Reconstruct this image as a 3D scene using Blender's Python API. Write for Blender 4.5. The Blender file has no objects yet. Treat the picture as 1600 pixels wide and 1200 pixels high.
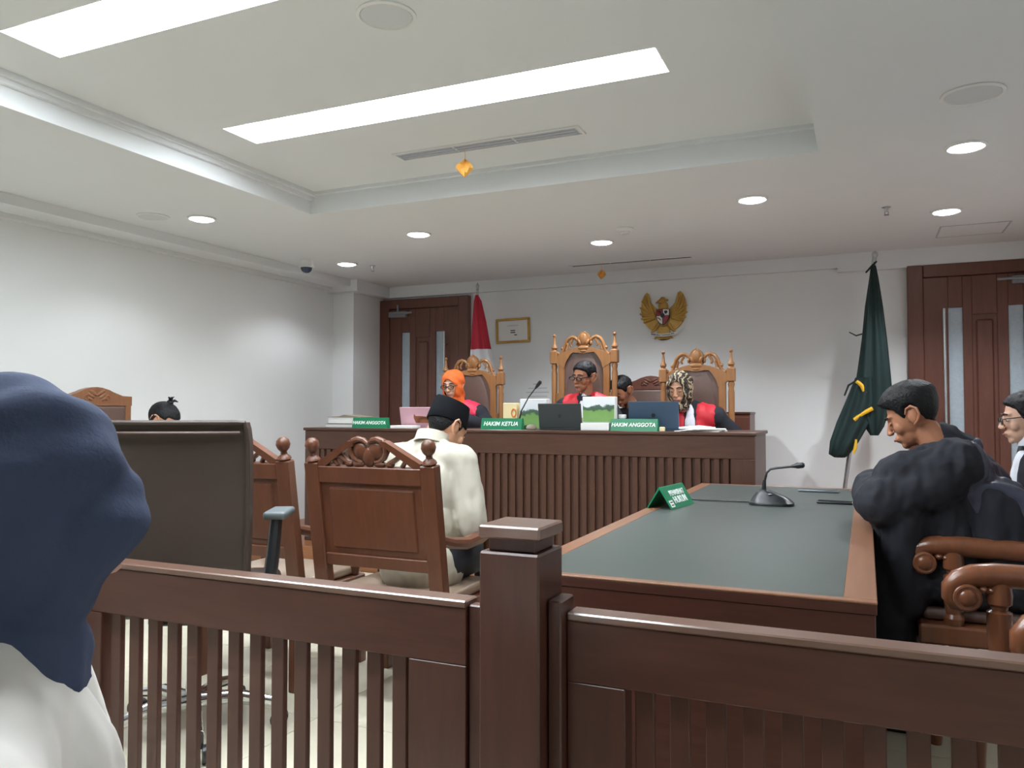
import bpy, bmesh, math, random
from mathutils import Vector, Matrix, Euler, noise
random.seed(7)
scene = bpy.context.scene
R = math.radians
# ------------------------------------------------------------------ camera
cam_d = bpy.data.cameras.new('camera'); cam = bpy.data.objects.new('camera', cam_d)
scene.collection.objects.link(cam)
cam.location = (0, 0, 1.2)
cam.rotation_euler = (R(91.85), 0, R(24.0))
cam_d.sensor_width = 36.0
cam_d.lens = 36.0 * 1240 / 1600
cam_d.clip_start = 0.05
scene.camera = cam
# ------------------------------------------------------------------ world, exposure
w = bpy.data.worlds.new('world'); scene.world = w; w.use_nodes = True
w.node_tree.nodes['Background'].inputs[0].default_value = (0.75, 0.82, 0.9, 1)
w.node_tree.nodes['Background'].inputs[1].default_value = 0.3
vs = scene.view_settings
vs.view_transform = 'Standard'; vs.look = 'None'; vs.gamma = 1.0; vs.use_curve_mapping = False
vs.exposure = 0.2
TROFFER_E = 37.0      # emission of the fluorescent troffers
LENS_E = 14.0         # emission of the downlight lenses
SPOT_W = (22.0, 30.0, 68.0, 92.0, 68.0, 92.0, 62.0)   # watts of each downlight's beam
# ------------------------------------------------------------------ helpers
COL = scene.collection
def lin(c):
    c /= 255.0
    return c / 12.92 if c <= 0.04045 else ((c + 0.055) / 1.055) ** 2.4
def S(r, g, b): return (lin(r), lin(g), lin(b), 1.0)
def new_mat(name):
    m = bpy.data.materials.new(name); m.use_nodes = True
    return m, m.node_tree, m.node_tree.nodes['Principled BSDF']
def plain(name, col, rough=0.6, metal=0.0, spec=0.5, var=0.0, scale=20, bump=0.0, bscale=60, coat=0.0, sheen=0.0):
    m, nt, p = new_mat(name)
    p.inputs['Base Color'].default_value = col
    p.inputs['Roughness'].default_value = rough
    p.inputs['Metallic'].default_value = metal
    p.inputs['Specular IOR Level'].default_value = spec
    p.inputs['Coat Weight'].default_value = coat
    p.inputs['Sheen Weight'].default_value = sheen
    tc = nt.nodes.new('ShaderNodeTexCoord')
    if var > 0:
        n = nt.nodes.new('ShaderNodeTexNoise'); n.inputs['Scale'].default_value = scale; n.inputs['Detail'].default_value = 4
        nt.links.new(tc.outputs['Object'], n.inputs['Vector'])
        mx = nt.nodes.new('ShaderNodeMix'); mx.data_type = 'RGBA'
        mx.inputs[6].default_value = tuple(c * (1 - var) for c in col[:3]) + (1,)
        mx.inputs[7].default_value = tuple(min(1, c * (1 + var)) for c in col[:3]) + (1,)
        nt.links.new(n.outputs['Fac'], mx.inputs[0]); nt.links.new(mx.outputs[2], p.inputs['Base Color'])
    if bump > 0:
        n2 = nt.nodes.new('ShaderNodeTexNoise'); n2.inputs['Scale'].default_value = bscale; n2.inputs['Detail'].default_value = 5
        nt.links.new(tc.outputs['Object'], n2.inputs['Vector'])
        b = nt.nodes.new('ShaderNodeBump'); b.inputs['Strength'].default_value = bump; b.inputs['Distance'].default_value = 0.01
        nt.links.new(n2.outputs['Fac'], b.inputs['Height']); nt.links.new(b.outputs['Normal'], p.inputs['Normal'])
    return m
def wood(name, col, rough=0.35, dark=0.7, stretch=(14, 14, 1.6), coat=0.15, spec=0.4, cior=1.5):
    m, nt, p = new_mat(name)
    tc = nt.nodes.new('ShaderNodeTexCoord'); mp = nt.nodes.new('ShaderNodeMapping')
    mp.inputs['Scale'].default_value = stretch
    n = nt.nodes.new('ShaderNodeTexNoise'); n.inputs['Scale'].default_value = 2.5; n.inputs['Detail'].default_value = 7
    n.inputs['Roughness'].default_value = 0.6; n.inputs['Distortion'].default_value = 0.4
    cr = nt.nodes.new('ShaderNodeValToRGB')
    cr.color_ramp.elements[0].position = 0.3; cr.color_ramp.elements[1].position = 0.72
    cr.color_ramp.elements[0].color = tuple(c * dark for c in col[:3]) + (1,)
    cr.color_ramp.elements[1].color = tuple(c * 1.12 for c in col[:3]) + (1,)
    nt.links.new(tc.outputs['Object'], mp.inputs[0]); nt.links.new(mp.outputs[0], n.inputs['Vector'])
    nt.links.new(n.outputs['Fac'], cr.inputs[0]); nt.links.new(cr.outputs[0], p.inputs['Base Color'])
    p.inputs['Roughness'].default_value = rough
    p.inputs['Specular IOR Level'].default_value = spec
    p.inputs['Coat Weight'].default_value = coat; p.inputs['Coat Roughness'].default_value = 0.2; p.inputs['Coat IOR'].default_value = cior
    return m
def emit(name, col, e):
    m, nt, p = new_mat(name)
    p.inputs['Base Color'].default_value = col
    p.inputs['Emission Color'].default_value = col
    p.inputs['Emission Strength'].default_value = e
    return m
M = {}
M['wall'] = plain('wall_paint', S(234, 236, 236), 0.75, var=0.02, scale=3, spec=0.25)
M['ceil'] = plain('ceiling_paint', S(230, 232, 233), 0.85, var=0.015, scale=3, spec=0.2)
M['tile'] = plain('cream_tile', S(212, 206, 186), 0.22, var=0.05, scale=6)
M['grout'] = plain('grout', S(120, 112, 98), 0.9, var=0.1)
M['laminate'] = wood('laminate_floor', S(150, 98, 64), 0.35, stretch=(2, 14, 14))
M['dark'] = wood('dark_wood', S(82, 48, 38), 0.4, 0.82, coat=0.3)
M['darkx'] = wood('dark_wood_long', S(82, 48, 38), 0.4, 0.82, stretch=(1.6, 14, 14), coat=0.3)
M['darksheen'] = wood('rail_top_painted_sheen', S(112, 80, 66), 0.3, 0.85, stretch=(1.6, 14, 14), coat=1.0, cior=1.8)  # glossier coat; colour also lightened to paint in the tops' reflection
M['bench'] = wood('bench_wood', S(80, 52, 40), 0.42, 0.8, stretch=(1.6, 14, 14))
M['benchv'] = wood('bench_wood_slat', S(80, 52, 40), 0.42, 0.8)
M['chair'] = wood('witness_chair_wood', S(96, 56, 37), 0.38, 0.8)
M['throne'] = wood('judge_chair_wood', S(148, 102, 60), 0.45, 0.82)
M['arm'] = wood('armchair_wood', S(122, 74, 49), 0.28, 0.82, coat=0.4)
M['lchair'] = wood('left_chair_wood', S(138, 94, 66), 0.4, 0.82)
M['door'] = wood('door_wood', S(106, 66, 54), 0.36, 0.82)
M['top'] = wood('table_border_wood', S(134, 94, 72), 0.30, 0.85, stretch=(14, 1.6, 14))
M['inlay'] = plain('table_inlay', S(64, 71, 68), 0.4, var=0.06, scale=5, spec=0.5)
M['leather'] = plain('brown_leather', S(98, 76, 68), 0.42, var=0.1, scale=10, bump=0.15, bscale=90)
M['dleather'] = plain('dark_brown_leather', S(70, 59, 53), 0.45, var=0.1, scale=6, bump=0.12, bscale=90)
M['vinyl'] = plain('seat_vinyl', S(150, 130, 112), 0.25, var=0.06)
M['black'] = plain('black_plastic', S(34, 36, 39), 0.35)
M['armpad'] = plain('grey_arm_pad', S(92, 100, 102), 0.5)
M['chrome'] = plain('chrome', S(205, 207, 208), 0.15, 1.0)
M['steel'] = plain('brushed_steel', S(190, 192, 194), 0.3, 0.9)
M['grey'] = plain('grey_metal', S(140, 142, 146), 0.45, 0.3)
M['whitep'] = plain('white_plastic', S(232, 232, 230), 0.45)
M['grille'] = plain('speaker_grille', S(214, 216, 218), 0.8, var=0.08, scale=300)
M['slot'] = plain('air_slot_grey', S(186, 190, 198), 0.6)
M['slotd'] = plain('air_slot_dark', S(92, 94, 100), 0.6)
M['dome'] = plain('smoked_dome', S(58, 70, 92), 0.12)
M['ribbon'] = plain('orange_ribbon', S(240, 178, 84), 0.6, var=0.1)
M['gold'] = plain('emblem_gold', S(186, 146, 66), 0.45, 0.2, var=0.25, scale=40, bump=0.3, bscale=80)
M['goldd'] = plain('emblem_dark_gold', S(112, 92, 50), 0.5, 0.2, var=0.2, scale=40)
M['frame'] = plain('gilt_frame', S(190, 148, 66), 0.4, 0.35, var=0.2, scale=60)
M['paper'] = plain('paper', S(236, 237, 234), 0.7, var=0.02)
M['ink'] = plain('ink', S(70, 72, 78), 0.8)
M['greytext'] = plain('faint_print', S(206, 208, 208), 0.8)
M['signg'] = plain('green_sign', S(16, 122, 82), 0.4, var=0.04)
M['signw'] = plain('sign_lettering', S(236, 244, 238), 0.5)
M['red'] = plain('flag_red', S(176, 30, 52), 0.7, var=0.1)
M['white'] = plain('flag_white', S(226, 226, 230), 0.7, var=0.04)
M['green'] = plain('flag_green', S(13, 40, 39), 0.7, var=0.15)
M['fringe'] = plain('yellow_fringe', S(228, 178, 40), 0.7, var=0.15, scale=80)
M['glass'] = plain('frosted_glass', S(176, 190, 200), 0.25, var=0.12, scale=40, bump=0.5, bscale=40)
M['robe'] = plain('black_robe', S(42, 43, 50), 0.8, var=0.15, scale=6, spec=0.25)
M['satin'] = plain('black_satin', S(62, 65, 82), 0.42, var=0.2, scale=8)
M['rred'] = plain('red_satin', S(206, 38, 52), 0.55, var=0.12, scale=14)
M['rpink'] = plain('rose_red_satin', S(214, 48, 82), 0.55, var=0.12, scale=14)
M['bib'] = plain('white_bib', S(225, 226, 236), 0.7)
M['shirt'] = plain('cream_shirt', S(188, 183, 168), 0.8, var=0.03, scale=8, bump=0.25, bscale=14)
M['wshirt'] = plain('white_blouse', S(238, 233, 228), 0.85, var=0.03, scale=5)
M['navy'] = plain('navy_cloth', S(70, 79, 104), 0.9, var=0.14, scale=7, spec=0.2, bump=0.1, bscale=220)
M['orange'] = plain('orange_scarf', S(226, 104, 40), 0.75, var=0.1, scale=10)
M['skin'] = plain('skin', S(196, 146, 116), 0.55, var=0.06, scale=25)
M['skind'] = plain('skin_tan', S(172, 116, 86), 0.55, var=0.06, scale=25)
M['skinl'] = plain('skin_light', S(214, 170, 146), 0.55, var=0.05, scale=25)
M['lip'] = plain('lips', S(150, 84, 76), 0.5)
M['hair'] = plain('black_hair', S(20, 20, 23), 0.55, var=0.3, scale=60, spec=0.3, bump=0.5, bscale=120)
M['velvet'] = plain('black_velvet', S(11, 12, 17), 0.9, spec=0.15)
M['eyew'] = plain('eye_white', S(220, 216, 210), 0.3)
M['iris'] = plain('iris', S(30, 22, 18), 0.3)
M['trous'] = plain('dark_trousers', S(30, 32, 40), 0.8)
M['pink'] = plain('pink_laptop', S(214, 168, 180), 0.35, 0.2)
M['sticker'] = plain('brown_sticker', S(140, 84, 52), 0.6, var=0.3, scale=60)
M['gunmetal'] = plain('gunmetal_laptop', S(62, 68, 70), 0.4, 0.3)
M['blue'] = plain('blue_grey_laptop', S(72, 92, 116), 0.35, 0.35)
M['cream'] = plain('cream_card', S(238, 220, 172), 0.6)
M['oring'] = plain('orange_print', S(214, 130, 60), 0.6)
M['dusty'] = plain('grey_brown', S(140, 128, 112), 0.6)
M['cable'] = plain('black_cable', S(30, 32, 34), 0.5)
M['lcdgrey'] = plain('silver_plastic', S(120, 124, 128), 0.3, 0.4)
M['tube'] = emit('troffer_light', (0.88, 0.95, 1.0, 1), TROFFER_E)
M['lens'] = emit('downlight_lens', (0.98, 0.99, 1.0, 1), LENS_E)
M['shred'] = plain('shield_red', S(150, 40, 44), 0.5)
M['shblack'] = plain('shield_black', S(26, 26, 28), 0.5)

class B:
    def __init__(s): s.bm = bmesh.new()
    def box(s, c, d, rot=None, bev=0.0, seg=1):
        r = bmesh.ops.create_cube(s.bm, size=1.0); vs_ = r['verts']
        mt = Matrix.Translation(c) @ (rot.to_4x4() if rot else Matrix.Identity(4)) @ Matrix.Diagonal((d[0], d[1], d[2], 1))
        bmesh.ops.transform(s.bm, matrix=mt, verts=vs_)
        if bev > 0:
            es = list({e for v in vs_ for e in v.link_edges})
            bmesh.ops.bevel(s.bm, geom=es, offset=bev, segments=seg, affect='EDGES', profile=0.5)
        return s
    def b2(s, x0, x1, y0, y1, z0, z1, bev=0.0, seg=1):
        return s.box(((x0 + x1) / 2, (y0 + y1) / 2, (z0 + z1) / 2), (abs(x1 - x0), abs(y1 - y0), abs(z1 - z0)), None, bev, seg)
    def ell(s, c, r, rot=None, u=16, v=10):
        mt = Matrix.Translation(c) @ (rot.to_4x4() if rot else Matrix.Identity(4)) @ Matrix.Diagonal((r[0], r[1], r[2], 1))
        bmesh.ops.create_uvsphere(s.bm, u_segments=u, v_segments=v, radius=1.0, matrix=mt); return s
    def cone(s, a, ra, b, rb, seg=16, caps=True):
        a = Vector(a); b = Vector(b); d = b - a; L = d.length
        if L < 1e-6: return s
        q = Vector((0, 0, 1)).rotation_difference(d.normalized())
        mt = Matrix.Translation((a + b) / 2) @ q.to_matrix().to_4x4()
        bmesh.ops.create_cone(s.bm, cap_ends=caps, segments=seg, radius1=ra, radius2=rb, depth=L, matrix=mt); return s
    def cap(s, a, ra, b, rb, seg=14):
        s.ell(a, (ra,) * 3, u=seg, v=8); s.ell(b, (rb,) * 3, u=seg, v=8); s.cone(a, ra, b, rb, seg); return s
    def lathe(s, prof, c=(0, 0, 0), seg=18, rot=None):
        mt = Matrix.Translation(c) @ (rot.to_4x4() if rot else Matrix.Identity(4))
        rings = []
        for r, z in prof:
            rings.append([s.bm.verts.new(mt @ Vector((max(r, 1e-4) * math.cos(2 * math.pi * i / seg), max(r, 1e-4) * math.sin(2 * math.pi * i / seg), z))) for i in range(seg)])
        for a, b in zip(rings, rings[1:]):
            for i in range(seg):
                s.bm.faces.new((a[i], a[(i + 1) % seg], b[(i + 1) % seg], b[i]))
        s.bm.faces.new(list(reversed(rings[0]))); s.bm.faces.new(rings[-1]); return s
    def prism(s, poly, y0, y1, mt=None):
        """polygon in (x, z) pushed from y0 to y1"""
        mt = mt or Matrix.Identity(4)
        a = [s.bm.verts.new(mt @ Vector((x, y0, z))) for x, z in poly]
        b = [s.bm.verts.new(mt @ Vector((x, y1, z))) for x, z in poly]
        n = len(poly)
        fs = [s.bm.faces.new(a), s.bm.faces.new(list(reversed(b)))]
        for i in range(n): s.bm.faces.new((a[i], b[i], b[(i + 1) % n], a[(i + 1) % n]))
        bmesh.ops.triangulate(s.bm, faces=fs)
        return s
    def tube(s, pts, r, seg=8, flat=1.0):
        pts = [Vector(p) for p in pts]; n = len(pts)
        rad = r if isinstance(r, (list, tuple)) else [r] * n
        rings = []; ref = None
        for i, p in enumerate(pts):
            t = (pts[min(i + 1, n - 1)] - pts[max(i - 1, 0)]).normalized()
            if ref is None:
                ref = Vector((0, 1, 0)) if abs(t.y) < 0.9 else Vector((1, 0, 0))
            u = (ref - t * ref.dot(t)).normalized(); ref = u; v = t.cross(u)
            rings.append([s.bm.verts.new(p + (u * math.cos(2 * math.pi * k / seg) * flat + v * math.sin(2 * math.pi * k / seg)) * rad[i]) for k in range(seg)])
        for a, b in zip(rings, rings[1:]):
            for i in range(seg): s.bm.faces.new((a[i], a[(i + 1) % seg], b[(i + 1) % seg], b[i]))
        s.bm.faces.new(list(reversed(rings[0]))); s.bm.faces.new(rings[-1]); return s
    def torus(s, c, R0, r, rot=None, seg=24, ns=8, sc=(1, 1)):
        mt = Matrix.Translation(c) @ (rot.to_4x4() if rot else Matrix.Identity(4))
        rings = []
        for i in range(seg):
            a = 2 * math.pi * i / seg
            rings.append([s.bm.verts.new(mt @ Vector(((R0 + r * math.cos(2 * math.pi * k / ns)) * math.cos(a) * sc[0], (R0 + r * math.cos(2 * math.pi * k / ns)) * math.sin(a) * sc[1], r * math.sin(2 * math.pi * k / ns)))) for k in range(ns)])
        for i in range(seg):
            a, b = rings[i], rings[(i + 1) % seg]
            for k in range(ns): s.bm.faces.new((a[k], b[k], b[(k + 1) % ns], a[(k + 1) % ns]))
        return s
    def xf(s, mt):
        bmesh.ops.transform(s.bm, matrix=mt, verts=s.bm.verts); return s
    def done(s, name, mat, parent=None, smooth=True, ang=35):
        bmesh.ops.recalc_face_normals(s.bm, faces=s.bm.faces)
        me = bpy.data.meshes.new(name); s.bm.to_mesh(me); s.bm.free()
        return link(name, me, mat, parent, smooth, ang)
def link(name, me, mat, parent=None, smooth=True, ang=35):
    me.materials.clear(); me.materials.append(M[mat] if isinstance(mat, str) else mat)
    if smooth:
        me.polygons.foreach_set('use_smooth', [True] * len(me.polygons))
        if ang: me.set_sharp_from_angle(angle=R(ang))
    o = bpy.data.objects.new(name, me); COL.objects.link(o)
    if parent: o.parent = parent
    return o
def tag(o, label=None, cat=None, group=None, kind=None):
    if label: o['label'] = label
    if cat: o['category'] = cat
    if group: o['group'] = group
    if kind: o['kind'] = kind
    return o
def thing(name, label, cat, loc=(0, 0, 0), rotz=0.0, group=None):
    o = bpy.data.objects.new(name, None); COL.objects.link(o)
    o.empty_display_size = 0.1
    o.location = loc; o.rotation_euler = (0, 0, R(rotz))
    return tag(o, label, cat, group)
def struct(o): o['kind'] = 'structure'; return o
def copy_tree(o, loc=None, rotz=None, label=None, parent=None):
    c = o.copy(); COL.objects.link(c)
    if parent: c.parent = parent
    if loc: c.location = loc
    if rotz is not None: c.rotation_euler = (0, 0, R(rotz))
    if label: c['label'] = label
    for ch in list(o.children): copy_tree(ch, parent=c)
    return c
def text(s, size, mat, parent, mt, name='lettering', shear=0.0, bold=0.0, extrude=0.0008, bend=None):
    cu = bpy.data.curves.new('t', 'FONT'); cu.body = s; cu.size = size; cu.shear = shear; cu.offset = bold; cu.extrude = extrude
    cu.align_x = 'CENTER'; cu.align_y = 'CENTER'; cu.resolution_u = 3
    o = bpy.data.objects.new('t', cu); COL.objects.link(o)
    dg = bpy.context.evaluated_depsgraph_get()
    me = bpy.data.meshes.new_from_object(o.evaluated_get(dg))
    bpy.data.objects.remove(o); bpy.data.curves.remove(cu)
    if bend:
        for v in me.vertices: v.co.y += bend * v.co.x * v.co.x
    me.transform(mt)
    return link(name, me, mat, parent, smooth=False)
FACE = Matrix.Rotation(R(90), 4, 'X')      # text plane turned to face -Y
# ================================================================== setting
XL, XR, YB, YR = -4.97, 1.42, 7.2, -3.5      # left, right, back (bench end), rear
ZC, ZT = 2.5, 2.64                           # perimeter ceiling, tray ceiling
TX0, TX1, TY0, TY1 = -3.36, -0.2, -0.6, 4.25 # tray
PZ = 0.15                                    # judges' platform height
LX0, LX1 = -3.0, -0.74                       # troffer openings
LYS = [(3.07, 3.33), (1.92, 2.18), (0.77, 1.03)]  # last one is unseen: continues the row, added to brighten the foreground
floor = struct(B().b2(XL - .2, XR + .2, YR - .2, YB + .2, -0.12, -0.008).done('floor', 'grout', smooth=False))
tile_me = None
ts = 0.6
nx = int(math.ceil((XR - XL) / ts)); ny = int(math.ceil((5.0 - YR) / ts))
for i in range(nx):
    for j in range(ny):
        x0 = XL + i * ts; y1 = 4.95 - j * ts
        x1 = min(x0 + ts, XR); y0 = max(y1 - ts, YR)
        full = (x1 - x0 > ts - 1e-3) and (y1 - y0 > ts - 1e-3)
        if full and tile_me:
            o = bpy.data.objects.new('tile', tile_me); COL.objects.link(o); o.parent = floor
        else:
            o = B().b2(-(x1 - x0) / 2 + .0015, (x1 - x0) / 2 - .0015, -(y1 - y0) / 2 + .0015, (y1 - y0) / 2 - .0015, -0.012, 0.0, .001).done('tile', 'tile', floor, smooth=False)
            if full: tile_me = o.data
        o.location = ((x0 + x1) / 2, (y0 + y1) / 2, 0)
struct(B().b2(XL, XR, 4.97, YB, -0.006, PZ, .004).done('floor_platform', 'laminate', smooth=False))
struct(B().b2(XL - .15, XL, YR - .15, YB + .15, -.1, 2.8).done('wall_left', 'wall', smooth=False))
struct(B().b2(XR, XR + .15, YR - .15, YB + .15, -.1, 2.8).done('wall_right', 'wall', smooth=False))
struct(B().b2(XL, XR, YB, YB + .15, -.1, 2.8).done('wall_back', 'wall', smooth=False))
struct(B().b2(XL, XR, YR - .15, YR, -.1, 2.8).done('wall_rear', 'wall', smooth=False))
struct(B().b2(XL, -4.72, 6.66, YB, PZ, ZC).done('wall_pillar', 'wall', smooth=False))
c = B()
c.b2(XL, TX0, YR, YB, ZC, 2.85).b2(TX1, XR, YR, YB, ZC, 2.85).b2(TX0, TX1, TY1, YB, ZC, 2.85).b2(TX0, TX1, YR, TY0, ZC, 2.85)
c.b2(TX0, LX0, TY0, TY1, ZT, 2.85).b2(LX1, TX1, TY0, TY1, ZT, 2.85)
ys = [TY1] + [v for a, b in LYS for v in (b, a)] + [TY0]
for k in range(0, len(ys), 2): c.b2(LX0, LX1, ys[k + 1], ys[k], ZT, 2.85)
struct(c.done('ceiling', 'ceil', smooth=False))
# cornices and tray moulding
t = B().b2(XL, XL + .28, YR, 6.62, 2.435, ZC).b2(XL, XL + .06, YR, 6.66, 2.405, 2.435)
struct(t.done('trim_1', 'ceil', smooth=False))
struct(B().b2(XL, -4.61, 6.56, YB, 2.385, ZC - .0005).done('trim_2', 'ceil', smooth=False))
struct(B().b2(-4.61, -.2, YB - .05, YB, 2.385, ZC).done('trim_3', 'ceil', smooth=False))
struct(B().b2(-.2, XR, YB - .06, YB, 2.35, ZC).done('trim_4', 'ceil', smooth=False))
t = B().b2(TX0, TX0 + .05, TY0, TY1, ZT - .025, ZT).b2(TX0, TX0 + .025, TY0, TY1, ZT - .05, ZT - .025)
struct(t.done('trim_5', 'ceil', smooth=False))
t = B().b2(TX0, TX1, TY1 - .03, TY1, ZT - .02, ZT)
struct(t.done('trim_6', 'ceil', smooth=False))

# ------------------------------------------------------------------ doors
def door(name, x0, mirror, h=2.21):
    root = bpy.data.objects.new(name, None); COL.objects.link(root); struct(root)
    root.location = (x0, YB, PZ)
    def mx(a, b): return (1.06 - b, 1.06 - a) if mirror else (a, b)
    W = 1.06
    for a, b in ((0, .115), (W - .115, W)):
        B().b2(a, b, -.07, -.002, .001, h, .006).done('door_frame', 'door', root)
    B().b2(.115, W - .115, -.07, -.002, h - .10, h, .006).done('door_frame', 'door', root)
    for a, b in mx(.115, .29), mx(.39, .455), mx(.625, .70), mx(.80, W - .115):
        B().b2(a, b, -.05, -.004, .001, h - .103, .004).done('door_stile', 'door', root)
    for (a, b) in (mx(.29, .39), mx(.70, .80)):
        B().b2(a, b, -.05, -.004, 1.86, h - .103, .003).done('door_rail', 'door', root)
        B().b2(a, b, -.05, -.004, .001, .25, .003).done('door_rail', 'door', root)
        B().b2(a, b, -.03, -.018, .25, 1.86).done('glass_pane', 'glass', root)
    a, b = mx(.455, .625)
    B().b2(a, b, -.05, -.004, 1.80, h - .103, .003).done('door_rail', 'door', root)
    B().b2(a, b, -.05, -.004, .001, .25, .003).done('door_rail', 'door', root)
    p = B().b2(a, b, -.035, -.006, .25, 1.80)
    p.box(((a + b) / 2, -.038, 1.025), (.12, .022, 1.47), bev=.012)
    p.done('door_panel', 'door', root)
    a, b = mx(.245, .27)
    xm = (a + b) / 2
    hd = B().tube([(xm, -.105, .55), (xm, -.105, 1.85)], .012, 12)
    for z in (.7, 1.2, 1.72): hd.cone((xm, -.045, z), .008, (xm, -.105, z), .008, 8)
    hd.done('pull_handle', 'steel', root)
    a, b = mx(.72, .93)
    cl = B().b2(a, b, -.10, -.05, h - .19, h - .13, .005)
    q = mx(.62, .86)
    cl.tube([((a + b) / 2, -.085, h - .13), ((a + b) / 2, -.085, h - .06)], .012, 8)
    cl.tube([(q[0], -.12, h - .155), (q[1], -.13, h - .155)], .01, 8)
    cl.done('door_closer', 'grey', root)
    return root
door('door_1', -4.72, True)
door('door_2', .32, False)

# ------------------------------------------------------------------ lamps of the room, plus one added unseen troffer
names = ['long recessed ceiling light nearer the back wall, wholly seen', 'long recessed ceiling light cut off by the top edge at left', 'added long recessed ceiling light over the railing, unseen above the frame']
for (a, b), lb in zip(LYS, names):
    ym = (a + b) / 2
    t = thing('troffer_light', lb, 'ceiling light', ((LX0 + LX1) / 2, ym, ZT), 0, 'recessed fluorescent ceiling lights')
    hx = (LX1 - LX0) / 2; hy = (b - a) / 2
    hs = B()
    hs.b2(-hx, hx, -hy, hy, .088, .098)
    hs.b2(-hx - .0, -hx + .006, -hy, hy, 0, .09).b2(hx - .006, hx, -hy, hy, 0, .09)
    hs.b2(-hx + .006, hx - .006, -hy, -hy + .006, 0, .09).b2(-hx + .006, hx - .006, hy - .006, hy, 0, .09)
    hs.done('housing', 'whitep', t, smooth=False)
    for s in (-1, 1):
        x0, x1 = (-hx + .09, -.02) if s < 0 else (.02, hx - .09)
        B().b2(x0, x1, -hy + .012, hy - .012, .03, .05).done('diffuser', 'tube', t, smooth=False)
        for y in (-.06, .06):
            B().cone((s * (hx - .09), y, .045), .014, (s * (hx - .01), y, .045), .014, 10).done('tube_cap', 'whitep', t)
dl = None
lights = [((-4.1, 4.03), 'ceiling downlight beside the round speaker on the left'),
          ((-4.2, 5.82), 'ceiling downlight next to the dome camera'),
          ((-3.0, 5.04), 'ceiling downlight over the left end of the judges bench'),
          ((-1.85, 5.86), 'ceiling downlight near the smoke detector, in the middle'),
          ((-.62, 5.04), 'ceiling downlight left of the green flag, near the tray corner'),
          ((.5, 5.86), 'smaller-looking ceiling downlight above the right door'),
          ((.47, 4.45), 'largest-looking ceiling downlight under the round speaker on the right')]
for ((x, y), lb), wt in zip(lights, SPOT_W):
    if dl is None:
        dl = thing('downlight', lb, 'downlight', (x, y, ZC), 0, 'round downlights in the lower ceiling')
        B().lathe([(.082, -.001), (.095, -.001), (.093, -.008), (.084, -.012), (.076, -.008), (.076, -.001)], seg=28).done('trim_ring', 'whitep', dl)
        B().lathe([(.074, -.0015), (.074, -.010), (.058, -.018), (.0, -.022)], seg=24).done('lens', 'lens', dl)
    else:
        copy_tree(dl, (x, y, ZC), 0, lb)
    sd = bpy.data.lights.new('downlight_beam', 'SPOT'); sd.energy = wt; sd.spot_size = R(134); sd.spot_blend = 0.5
    sd.shadow_soft_size = 0.05; sd.color = (0.90, 0.95, 1.0)
    so = bpy.data.objects.new('downlight_beam', sd); COL.objects.link(so); so.location = (x, y, ZC - .03)
# ------------------------------------------------------------------ ceiling fittings
def spk(x, y, z, r, lb):
    t = thing('ceiling_speaker', lb, 'speaker', (x, y, z), 0, 'round ceiling speakers')
    B().lathe([(r, -.001), (r, -.006), (r - .012, -.009), (r - .016, -.004), (r - .016, -.001)], seg=32).done('rim', 'whitep', t)
    B().lathe([(r - .017, -.001), (r - .017, -.005), (0, -.008)], seg=28).done('grille', 'grille', t)
spk(-4.36, 3.86, ZC, .105, 'round ceiling speaker beside the leftmost downlight')
spk(-1.58, 2.42, ZT, .11, 'round ceiling speaker between the two long lights')
spk(.42, 3.72, ZC, .12, 'round ceiling speaker at the upper right, above a downlight')
def slot(x0, x1, y, z, w, lb, mat):
    t = thing('air_slot', lb, 'air vent', ((x0 + x1) / 2, y, z), 0, 'linear ceiling air vents')
    h = (x1 - x0) / 2
    f = B().b2(-h, h, -w / 2, -w / 2 + .014, -.008, -.0005).b2(-h, h, w / 2 - .014, w / 2, -.008, -.0005)
    f.b2(-h, -h + .016, -w / 2 + .014, w / 2 - .014, -.008, -.0005).b2(h - .016, h, -w / 2 + .014, w / 2 - .014, -.008, -.0005)
    f.done('frame', 'whitep', t, smooth=False)
    n = 3
    for k in range(n):
        a = -h + .02 + k * (2 * h - .04) / n; b = a + (2 * h - .04) / n - .012
        s = B().b2(a, b, -w / 2 + .016, w / 2 - .016, -.003, -.0006)
        for q in range(2):
            yy = -w / 2 + .016 + (q + 1) * (w - .032) / 3
            s.b2(a, b, yy - .002, yy + .002, -.007, -.003)
        s.done('louvre', mat, t, smooth=False)
slot(-2.42, -1.31, 3.83, ZT, .13, 'long grey slot vent in the raised ceiling tray', 'slot')
slot(-2.42, -1.31, 6.74, ZC, .09, 'dark slot vent in the lower ceiling near the emblem wall', 'slotd')
def streamer(x, y, z, s, lb):
    t = thing('vent_ribbon', lb, 'ribbon', (x, y, z), 25, 'orange ribbons hanging from the air vents')
    B().tube([(0, 0, 0), (.004, .002, -s * .3), (0, 0, -s * .45)], .0015, 6).done('string', 'ribbon', t)
    b = B()
    n = 8; rows = []
    for i in range(n + 1):
        f = i / n; wv = s * .30 * (math.sin(min(1, f * 1.9) * math.pi / 2) if f < .53 else (1 - f) / .47) + .002
        zz = -s * (.4 + .62 * f)
        for th in (-.0012, .0012):
            rows.append([b.bm.verts.new((q * wv, th + .014 * math.sin(q * 4 + f * 5), zz + .02 * s * math.cos(q * 5))) for q in (-1, -.5, 0, .5, 1)])
    for th in (0, 1):
        rr = rows[th::2]
        for a_, b_ in zip(rr, rr[1:]):
            for k in range(4): b.bm.faces.new((a_[k], a_[k + 1], b_[k + 1], b_[k]))
    b.done('ribbon_tail', 'ribbon', t)
streamer(-1.99, 3.83, ZT - .008, .155, 'orange ribbon hanging from the vent in the ceiling tray')
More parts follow.
